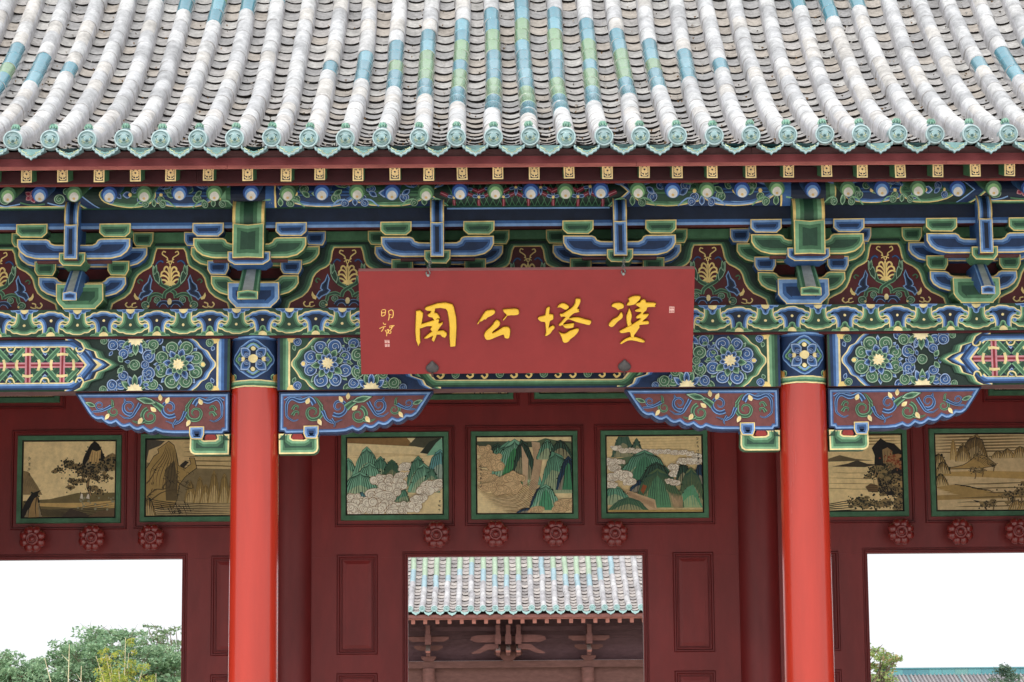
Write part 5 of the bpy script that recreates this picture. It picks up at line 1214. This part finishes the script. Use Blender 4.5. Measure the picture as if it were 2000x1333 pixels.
def seal(ox, oy, x0, y0, x1, y1, ca, cb, n):
    a = p2uv(ox+x0/9.52, oy+y1/9.52); b = p2uv(ox+x1/9.52, oy+y0/9.52); P.rect(a[0], a[1], b[0], b[1], ca)
    st = R.getstate(); R.seed(3)
    dx, dy = (b[0]-a[0])/2, (b[1]-a[1])/2
    for i in range(2):
        for j in range(2):
            cx, cy = a[0]+dx*(i+.5), a[1]+dy*(j+.5)
            for k in range(n):
                if k % 2: P.line([(cx-dx*.36, cy+dy*(k/n-.5)*.8), (cx+dx*.36, cy+dy*(k/n-.5)*.8)], dy*.12, cb)
                else: P.line([(cx+dx*(k/n-.4)*.8, cy-dy*.38), (cx+dx*(k/n-.4)*.8, cy+dy*.38)], dx*.12, cb)
    R.setstate(st)
seal(1170, 560, 1288, 390, 1384, 498, S(240, 200, 190), S(160, 50, 48), 5)
seal(730, 560, 200, 960, 300, 1110, S(160, 52, 50), S(240, 200, 190), 5)
mb = MB(); mb.pat(P, pl, step=.0004, base=.001); obj('signature', mb, GOLD, PL)
# hooks with chains above, leaf-shaped pegs below
for x in (-.76, .785):
    mb = MB(); p0 = pl(x-.02, PH-.01, .0)
    for i in range(5):
        c = p0+Vector((.004*i, .03+.03*i, .018+.026*i)); pts = []
        for k in range(11):
            a = 2*pi*k/10; pts.append(c+Vector((.011*cos(a), 0, .018*sin(a))) if i % 2 else c+Vector((0, .011*cos(a), .018*sin(a))))
        mb.tube(pts, .0045, S(120, 124, 120), 6)
    obj('chain', mb, IRON, PL)
    mb = MB(); pts = [p0+Vector((.012*sin(a)*1.2, -.012, -.012+.022*cos(a))) for a in lin(.3, 5.6, 12)]; mb.tube(pts, .006, S(110, 114, 110), 6); mb.ball(p0+Vector((0, -.012, -.03)), .012, S(150, 154, 150)); obj('hook', mb, IRON, PL)
    mb = MB(); o = spl([(0, .055), (.022, .035), (.046, .012), (.052, -.012), (.036, -.036), (.012, -.044), (-.012, -.044), (-.036, -.036), (-.052, -.012), (-.046, .012), (-.022, .035)], 2, True)
    c = (x, .062); O = [(c[0]+a, c[1]+b) for a, b in o]; n = len(O)
    I_ = [(c[0]+a*.75, c[1]+b*.75) for a, b in o]; J_ = [(c[0]+a*.3, c[1]+b*.3) for a, b in o]
    v = [pl(a, b, .002) for a, b in O]+[pl(a, b, .018) for a, b in O]+[pl(a, b, .03) for a, b in I_]+[pl(a, b, .034) for a, b in J_]
    mb.add(v, [(r_*n+k, r_*n+(k+1) % n, (r_+1)*n+(k+1) % n, (r_+1)*n+k) for r_ in range(3) for k in range(n)]+[tuple(3*n+k for k in range(n))], S(70, 66, 66), True)
    mb.tube([pl(x, .018, .02), pl(x, .0, .03), pl(x, -.02, .0), pl(x, -.03, -.1)], .008, S(90, 70, 64)); obj('peg', mb, IRON, PL)
# ================================================================== ground
def sheet(name, x0, x1, y0, y1, z, col, m, kind='structure', n=1):
    mb = MB()
    for i in range(n):
        for j in range(n):
            a, b = x0+(x1-x0)*i/n, x0+(x1-x0)*(i+1)/n; c, d = y0+(y1-y0)*j/n, y0+(y1-y0)*(j+1)/n
            mb.add([(a, c, z), (b, c, z), (b, d, z), (a, d, z)], [(0, 1, 2, 3)], col)
    return tag(obj(name, mb, m), kind=kind)
sheet('ground', -2500, 2500, -2500, 2500, -.15, S(128, 132, 100), STONE)
sheet('pavement', -60, 60, -80, 36, -.146, S(214, 211, 203), STONE)
mb = MB(); mb.box(-9, 9, -2.2, 9.6, -.145, 0, S(214, 211, 203)); tag(obj('terrace', mb, STONE), kind='structure')

# ================================================================== hall behind
HY = 38.5; HZ = 4.02
HALL = thing('rear_hall', 'plain brown wooden hall with grey and pale teal tiled roof behind the gate', 'hall', (0, HY, 0))
HW = S(132, 90, 84); HWd = S(122, 82, 77); HWl = S(166, 108, 96)
HR = link('roof', None, HALL)
hz = lambda t: HZ+.34*t+.045*t*t
hs_ = lambda t: .34+.09*t
mb = MB(); sec = [(t, hz(t)-.15) for t in lin(0, 7.5, 16)]+[(t, hz(t)-.22) for t in lin(7.5, 0, 16)]
n = len(sec); v = [(x, y, z) for x in (-5, 5.4) for y, z in sec]; mb.add(v, [(i, (i+1) % n, n+(i+1) % n, n+i) for i in range(n)], S(120, 78, 72)); obj('roof_boarding', mb, OLDW, HR)
HP = .2885
def hsteps(L, tm):
    t = 0; o = [0]
    while t < tm: t += L/math.sqrt(1+hs_(t)**2); o.append(t)
    return o
hb = hsteps(.36, 4.6)
def hbar(col, L=.37): return barrel(.066, L, S(*col), S(200, 197, 198), .06, None, 6)
hw = [hbar(c) for c in ((180, 177, 178), (188, 186, 186), (168, 165, 167))]
hw_me = [m_.mesh('barrel_tile', TILE) for m_ in hw]
hg = [barrel(.066, .37, glazed=c, nseg=6, skirt=.06).mesh('glazed_tile', GLZ2) for c in (S(140, 166, 174), S(152, 172, 146))]
HK = range(-16, 18); rest = MB(); cnt = 0
for k in HK:
    x = k*HP-.02
    for i in range(len(hb)-1):
        t = hb[i]; d = None
        kk = ((k+.2-.0) % 6.2); dist = min(kk, 6.2-kk); dr_ = 4.6-dist*.95; off = abs(i-7.6)
        if k <= 9 and off < dr_ and k >= -9: d = 1 if dr_-off > 1.5 and off < 2.4 else 0
        a = math.atan(hs_(t+.15)); p = (x+R.gauss(0, .006), t, hz(t))
        if d is not None: o = link('glazed_tile', hg[d], HR, p); o.rotation_euler = (a, 0, 0)
        elif cnt < 290 and -9 <= k <= 12: cnt += 1; o = link('barrel_tile', R.choice(hw_me), HR, p); o.rotation_euler = (a, 0, R.gauss(0, .01))
        else: put(rest, R.choice(hw), Matrix.Translation(p) @ Matrix.Rotation(a, 4, 'X'))
if rest.v: tag(obj('barrel_tiles', rest, TILE, HR), kind='stuff')
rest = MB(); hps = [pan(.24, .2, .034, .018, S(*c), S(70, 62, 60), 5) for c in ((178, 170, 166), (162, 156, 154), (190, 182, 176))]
for k in HK:
    for i, t in enumerate(hsteps(.205, 4.6)):
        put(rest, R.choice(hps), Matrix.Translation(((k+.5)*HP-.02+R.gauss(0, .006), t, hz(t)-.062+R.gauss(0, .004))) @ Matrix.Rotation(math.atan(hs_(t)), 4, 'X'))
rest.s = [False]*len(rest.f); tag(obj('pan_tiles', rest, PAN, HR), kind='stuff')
mbd = MB(); fn = lambda x, y, h: (x, -h, y)
mbd.lathe([(.070, -.25), (.071, 0), (.078, .002), (.078, .018), (.06, .026), (.054, .016), (.03, .024), (.004, .028)], 14, fn, [S(150, 182, 180), DTd, S(150, 182, 180), S(166, 192, 190), DTd, S(150, 182, 180), S(120, 156, 154)])
hd = mbd.mesh('tile_end', GLZ2)
mbd = MB(); o = [(-.105+.21*k/6, -.035*(1-(-1+k/3)**2)) for k in range(7)]+[(.1, -.03), (.07, -.07), (.03, -.085), (0, -.11), (-.03, -.085), (-.07, -.07), (-.1, -.03)]
mbd.prism(o, -.012, .012, S(156, 188, 186), DTd); hdr = mbd.mesh('drip_tile', GLZ2)
for k in HK:
    link('tile_end', hd, HR, (k*HP-.02, -.01, HZ)); link('drip_tile', hdr, HR, ((k+.5)*HP-.02+R.gauss(0, .01), -.02, HZ-.05+R.gauss(0, .006)))
# eave board, rafters
mb = MB(); mb.box(-5, 5.4, .06, .18, HZ-.26, HZ-.16, HWl); obj('eave_board', mb, OLDW, HALL)
mb = MB(); mb.box(-.045, .045, .1, 1.3, 0, .12, HWl); mh = mb.mesh('rafter', OLDW)
for k in range(-17, 18): o = link('rafter', mh, HALL, (k*HP+.05, 0, HZ-.385)); o.rotation_euler = (.28, 0, 0)
mb = MB(); mb.box(-5, 5.4, 1.9, 2.0, HZ-1.19, HZ+.6, S(116, 86, 90)); obj('bracket_board', mb, OLDW, HALL)
mb = MB()
for z, dz, y in ((HZ-.50, .10, 1.0), (HZ-.68, .08, 1.2)): mb.box(-5, 5.4, y, y+.12, z, z+dz, S(84, 58, 60))
obj('purlin', mb, OLDW, HALL)
mb = MB(); mb.box(-5, 5.4, 1.55, 2.1, HZ-1.37, HZ-1.20, S(118, 82, 76)); obj('plate_beam', mb, OLDW, HALL)
mb = MB(); mb.box(-5, 5.4, 1.72, 2.0, HZ-1.85, HZ-1.368, S(120, 84, 78)); obj('lintel_beam', mb, OLDW, HALL)
mb = MB(); mb.box(-5, 5.4, 1.86, 2.0, .0, HZ-1.86, S(160, 108, 96)); obj('door_wall', mb, OLDW, HALL)
for x in (-1.93, 1.93):
    mb = MB(); mb.lathe([(.16, 0), (.155, HZ-1.375)], 20, lambda a, b, h: (a, b, h), S(130, 90, 84)); obj('column', mb, OLDW, HALL, (x, 1.62, 0))
def hall_set(x, triple):
    b = link('bracket_set', None, HALL, (x, 0, HZ-1.20)); b.scale = (.95, 1, .76); g = S(176, 162, 154)
    xs = (-.26, 0, .26) if triple else (0,)
    def add(nm, mb_): obj(nm, mb_, OLDW, b)
    m1 = MB(); m1.prism([(-.19, .15), (-.19, .09), (-.12, 0), (.12, 0), (.19, .09), (.19, .15)], 1.5, 1.9, HWd); add('bearing_block', m1)
    if triple: m1 = MB(); m1.prism([(-.36, .28), (-.36, .2), (-.25, .12), (.25, .12), (.36, .2), (.36, .28)], 1.46, 1.6, HWd); add('bearing_block', m1)
    for q in xs:
        m1 = MB(); m1.box(q-.05, q+.05, 1.02, 1.5, .15, .33, HWd); m1.prism([(q-.07, .26), (q-.07, .36), (q+.07, .36), (q+.07, .26)], .98, 1.02, HWd); add('nose', m1)
        m1 = MB(); v = [(q+sx*.055, y, z) for sx in (-1, 1) for y, z in ((1.3, .5), (.86, .30), (.86, .24), (1.3, .36))]; m1.add(v, [(0, 4, 5, 1), (1, 5, 6, 2), (2, 6, 7, 3), (0, 1, 2, 3), (4, 7, 6, 5)], [g, HWl, HWd, HWd, HWd]); add('beak', m1)
        m1 = MB(); m1.box(q-.075, q+.075, .84, 1.6, .50, .80, HWd); m1.box(q-.055, q+.055, .80, 1.6, .80, 1.1, HWd); add('beam_head', m1)
    for hw_, z, y in ((.36 if not triple else .62, .33, 1.42), (.52 if not triple else .78, .60, 1.1)):
        m1 = MB(); m1.prism([(-hw_, z+.16), (-hw_, z+.08), (-hw_+.12, z), (hw_-.12, z), (hw_, z+.08), (hw_, z+.16)], y, y+.1, S(124, 84, 78)); add('arm', m1)
    if triple:
        for s in (-1, 1):
            m1 = MB(); pts = [(.25, .34), (.5, .34), (.72, .22), (.90, .2), (.94, .235), (.70, .38), (.58, .50), (.25, .52)]
            m1.prism([(s*a, c) for a, c in pts], 1.0, 1.12, HWd)
            v = [(s*a, y, c) for a, c in ((.94, .237), (.70, .382), (.58, .502)) for y in (.99, 1.13)]; m1.add(v, [(0, 1, 3, 2), (2, 3, 5, 4)], g); add('beak', m1)
            m1 = MB(); m1.prism([(s*a, c) for a, c in ((.3, .56), (.8, .56), (.96, .64), (.93, .74), (.8, .78), (.3, .80))], .96, 1.08, HWd); add('cloud_arm', m1)
for x, tr in ((-1.93, False), (0, True), (1.95, False), (3.86, False)): hall_set(x-.0, tr)

# ================================================================== far tiled roof at the right
FY = 200
FR = thing('far_hall', 'distant hall with grey striped tile roof and teal ridge beyond the trees', 'hall', (60, FY, -.38))
mb = MB(); mb.box(-25.6, 60, 4, 14, 0, 2.6, S(140, 80, 74)); obj('wall', mb, WALLP, FR)
RF = link('roof', None, FR)
mb = MB(); v = [(-27.5, 0, 2.4), (60, 0, 2.4), (60, 8, 5.0), (-25.2, 8, 5.0), (-27.5, 16, 2.4), (60, 16, 2.4)]
mb.add(v, [(0, 1, 2, 3), (3, 2, 5, 4), (0, 3, 4)], S(112, 108, 110)); obj('roof_slope', mb, PAN, RF)
mb = MB()
for i in range(230):
    x = -27.2+.36*i; q = max(0, min(1, (x+27.4)/2.2)) if x < -25.2 else 1
    if x > 58: break
    mb.add([(x-.09, -.02, 2.42), (x+.09, -.02, 2.42), (x+.09, 8*q, 2.42+2.6*q), (x-.09, 8*q, 2.42+2.6*q), (x, -.02, 2.58), (x, 8*q, 2.58+2.6*q)], [(0, 3, 5, 4), (1, 4, 5, 2), (0, 4, 1)], R.choice((S(176, 172, 172), S(186, 182, 180), S(164, 162, 164))) if i % 13 else S(140, 170, 172))
tag(obj('barrel_tiles', mb, TILE, RF), kind='stuff')
for i in range(70):
    x = -25.3+1.2*i; mb = None
    if x > 20: break
    m1 = MB(); m1.box(0, 1.18, 7.85, 8.15, 4.98, 5.55, R.choice((S(92, 150, 158), S(104, 164, 168), S(120, 170, 166), S(86, 140, 152)))); m1.box(-.005, 1.185, 7.78, 8.22, 5.55, 5.66, S(96, 152, 160)); obj('ridge_tile', m1, GLZ2, RF, (x, 0, 0))

# ================================================================== trees and shrubs
def limb(p, d, L, r, depth, out, segs=4, spread=.7, up=.15):
    pts = [Vector(p)]; d = Vector(d).normalized()
    for i in range(segs):
        d = (d+Vector((jit(.18), jit(.18), jit(.1)+up*.3))).normalized(); pts.append(pts[-1]+d*L/segs)
    out.append((pts, [r*(1-.55*i/segs) for i in range(segs+1)]))
    tips = []
    if depth == 0: return [pts[-1], pts[-2]]
    for k in range(R.choice((2, 3, 3))):
        a = R.random()*2*pi; q = Vector((cos(a), sin(a), R.uniform(-.1, .8))).normalized()
        tips += limb(pts[-1 if k else -2], d*(1-spread*.5)+q*spread, L*R.uniform(.6, .8), r*.5, depth-1, out, segs, spread, up)
    return tips
def leaves(mb, c, rad_, n, size, cols, flat=.55):
    for i in range(n):
        a = R.random()*2*pi; q = R.random()**.5; z = R.uniform(-1, 1)
        p = Vector(c)+Vector((rad_*q*cos(a), rad_*q*sin(a), rad_*flat*z*(1-.5*q)))
        s = size*R.uniform(.6, 1.35); t1 = Vector((R.gauss(0, 1), R.gauss(0, 1), R.gauss(0, .6))).normalized(); t2 = t1.cross(Vector((R.gauss(0, 1), R.gauss(0, 1), R.gauss(0, 1)))).normalized()
        mb.add([p-t1*s, p+t2*s*.45, p+t1*s, p-t2*s*.45], [(0, 1, 2, 3)], R.choice(cols))
def tree(name, label, cat, x, y, h, trunk_h, r, depth, spread, leaf_r, leaf_n, leaf_s, cols, group=None, flat=.55, bark=S(110, 96, 80), up=.15, scale=None, lim=None):
    t = thing(name, label, cat, (x, y, -.15), group); br = []
    tips = []
    mb = MB(); base = [Vector((0, 0, 0)), Vector((jit(.1), jit(.1), trunk_h*.5)), Vector((jit(.2), jit(.2), trunk_h))]
    mb.tube(base, [r*1.3, r, r*.85], bark, 8)
    L0 = (h-trunk_h)*.42
    for k in range(5):
        a = 2*pi*k/5+jit(.4); tips += limb(base[-1], (cos(a)*spread, sin(a)*spread, 1), L0*R.uniform(.8, 1.1), r*.6, depth, br, spread=spread, up=up)
    for p, rr in br: mb.tube(p, rr, bark, 5)
    obj('trunk', mb, BARK, t)
    lf = MB()
    for p in tips: leaves(lf, p, leaf_r*R.uniform(.7, 1.3), leaf_n, leaf_s, cols, flat)
    obj('crown', lf, LEAF, t)
    return t
G1 = [S(152, 182, 142), S(138, 170, 132), S(166, 192, 152), S(126, 158, 124)]  # distant foliage, haze painted into the pale leaf colours
G2 = [S(142, 166, 128), S(126, 152, 116), S(156, 178, 138)]  # same painted haze for the airy tree
G3 = [S(170, 176, 70), S(150, 168, 72), S(188, 190, 92), S(128, 154, 70), S(196, 184, 90)]
def clump_tree(name, label, cat, x, y, clumps, leaf_n, leaf_s, cols, group=None, flat=.6, stems=None, bark=S(120, 108, 90)):
    """crown made of leaf clumps (x,y,z,r) round a forked trunk"""
    t = thing(name, label, cat, (x, y, -.15), group); mb = MB(); lf = MB()
    cx = sum(c[0] for c in clumps)/len(clumps); mb.tube([(cx, 0, 0), (cx+.1, 0, 1.0), (cx, 0, 2.0)], [.22, .18, .15], bark, 8)
    for c in clumps:
        p = Vector(c[:3]); b0 = Vector((cx, 0, min(2.0, c[2]*.5))); m_ = (b0+p)*.5+Vector((jit(.3), jit(.3), .2)); mb.tube([b0, m_, p], [.07, .04, .015], bark, 5)
        for j in range(3): mb.tube([p, p+Vector((jit(c[3]), jit(c[3]), jit(c[3]*.5)+c[3]*.3))], [.015, .005], bark, 4)
        leaves(lf, p, c[3], leaf_n, leaf_s, cols, flat)
    obj('trunk', mb, BARK, t); obj('crown', lf, LEAF, t)
def dome(cx, rx, zt, zb, n, r0, r1):
    o = []
    while len(o) < n:
        u, v, w_ = R.uniform(-1, 1), R.uniform(-1, 1), R.random()
        q = u*u+v*v*.5
        if q+w_*w_ < 1 and (q+w_*w_ > .35): o.append((cx+u*rx, v*rx*.6, zb+(zt-zb)*w_, R.uniform(r0, r1)))
    return o
TG = 'trees seen through the left opening'
clump_tree('locust_tree', 'broad green tree with a rounded crown seen through the left opening', 'tree', -18.6, 95, dome(0, 4.9, 5.75, 1.2, 260, .35, .8), 130, .10, G1, TG)
clump_tree('locust_tree', 'lower green tree at the left edge, beside the broad one', 'tree', -23.4, 92, dome(.6, 3.4, 4.5, 1.0, 150, .35, .75), 120, .10, G1, TG)
clump_tree('locust_tree', 'airy tree with loose open sprays beside the left door frame', 'tree', -16.2, 99, [(jit(1.5), jit(.8), 5.95-abs(jit(.2))-u*.14, R.uniform(.22, .42)) for u in range(14) for _ in range(4)]+dome(.6, 2.2, 4.6, 1.2, 90, .35, .6), 44, .08, G2, TG, .38)
for x, y, h, lb in ((-8.1, 32, 3.35, 'yellow-green sapling with the tallest leafy shoot'), (-8.85, 31, 2.75, 'yellow-green sapling between the tall shoot and the bare stems'), (-9.45, 33, 3.25, 'thin yellow-green sapling with bare pale stems'), (-7.45, 32, 2.6, 'low yellow-green sapling next to the left door frame')):
    t = thing('sapling', lb, 'shrub', (x, y, -.15), 'yellow-green saplings in the left opening'); mb = MB(); lf = MB(); bare = 'bare' in lb
    for k in range(2 if bare else 9):
        top = Vector((jit(.55), jit(.4), h*(R.uniform(.8, .92)))) if k else Vector((.02, 0, h))
        mid = Vector((top.x*.35, top.y*.35, h*.55)); mb.tube([(jit(.05), jit(.05), 0), mid, top], [.02, .014, .006], S(206, 192, 156), 5)
        for j in range(9):
            q = mid+(top-mid)*(j/8.)
            if bare and j > 2: mb.tube([q, q+Vector((jit(.25), jit(.1), .15))], [.006, .003], S(206, 192, 156), 4) if j in (4, 6) and k == 0 else None; continue
            leaves(lf, q+Vector((jit(.14), jit(.1), jit(.08))), .17*(1.3-j/9), 46, .030, G3, 1.0)
    obj('stems', mb, BARK, t); obj('foliage', lf, LEAF, t)
clump_tree('young_tree', 'loose light green tree growing beside the right door frame', 'tree', 7.3, 32, [(u, jit(.4), z+.28, R.uniform(.13, .26)) for u, z in [(-.6, 3.15), (-.45, 3.0), (-.5, 2.8), (-.2, 2.95), (-.25, 2.75), (0, 2.7), (.15, 2.8), (.2, 2.6), (.05, 2.5), (.4, 2.65), (.45, 2.5), (.6, 2.55), (.7, 2.4), (.85, 2.5), (.6, 2.3), (.3, 2.35), (.1, 2.3), (-.2, 2.45), (-.5, 2.5), (-.4, 2.3), (-.1, 2.2), (.5, 2.15), (.25, 2.1), (-.6, 2.1), (0, 2.0), (.7, 2.05)]], 110, .042, [S(134, 160, 92), S(156, 178, 108), S(112, 142, 84), S(172, 186, 120), S(188, 166, 122)], None, .6)
for x, y, h, r_, lb in ((41.2, 182, 5.2, 1.9, 'round dark green tree in front of the teal ridge'), (46.0, 180, 4.2, 2.0, 'lower rounded dark tree between the round and the pointed tree'), (50.2, 184, 6.6, .95, 'narrow pointed dark conifer standing above the teal ridge'), (54.0, 178, 3.6, 2.2, 'pale green bush at the lower right corner')):
    t = thing('far_tree', lb, 'tree', (x, y, -.15), 'trees in front of the far roof'); mb = MB(); mb.tube([(0, 0, 0), (0, 0, h*.6)], [.2, .1], S(90, 76, 62)); obj('trunk', mb, BARK, t)
    lf = MB(); pale = 'pale' in lb; cs = [S(150, 176, 120), S(128, 158, 104)] if pale else [S(96, 120, 100), S(82, 106, 90), S(112, 132, 108)]
    for k in range(60):
        q = R.random(); a = R.random()*6.3; rr = r_*(sin(pi*min(1, q*.9+.12))**.7 if r_ > 1 else (1-q)**.8+.08)*R.random()**.5
        leaves(lf, (rr*cos(a), rr*sin(a), h*(.25+.72*q)), .55 if r_ > 1 else .3, 26, .16, cs, .8)
    obj('crown', lf, LEAF, t)
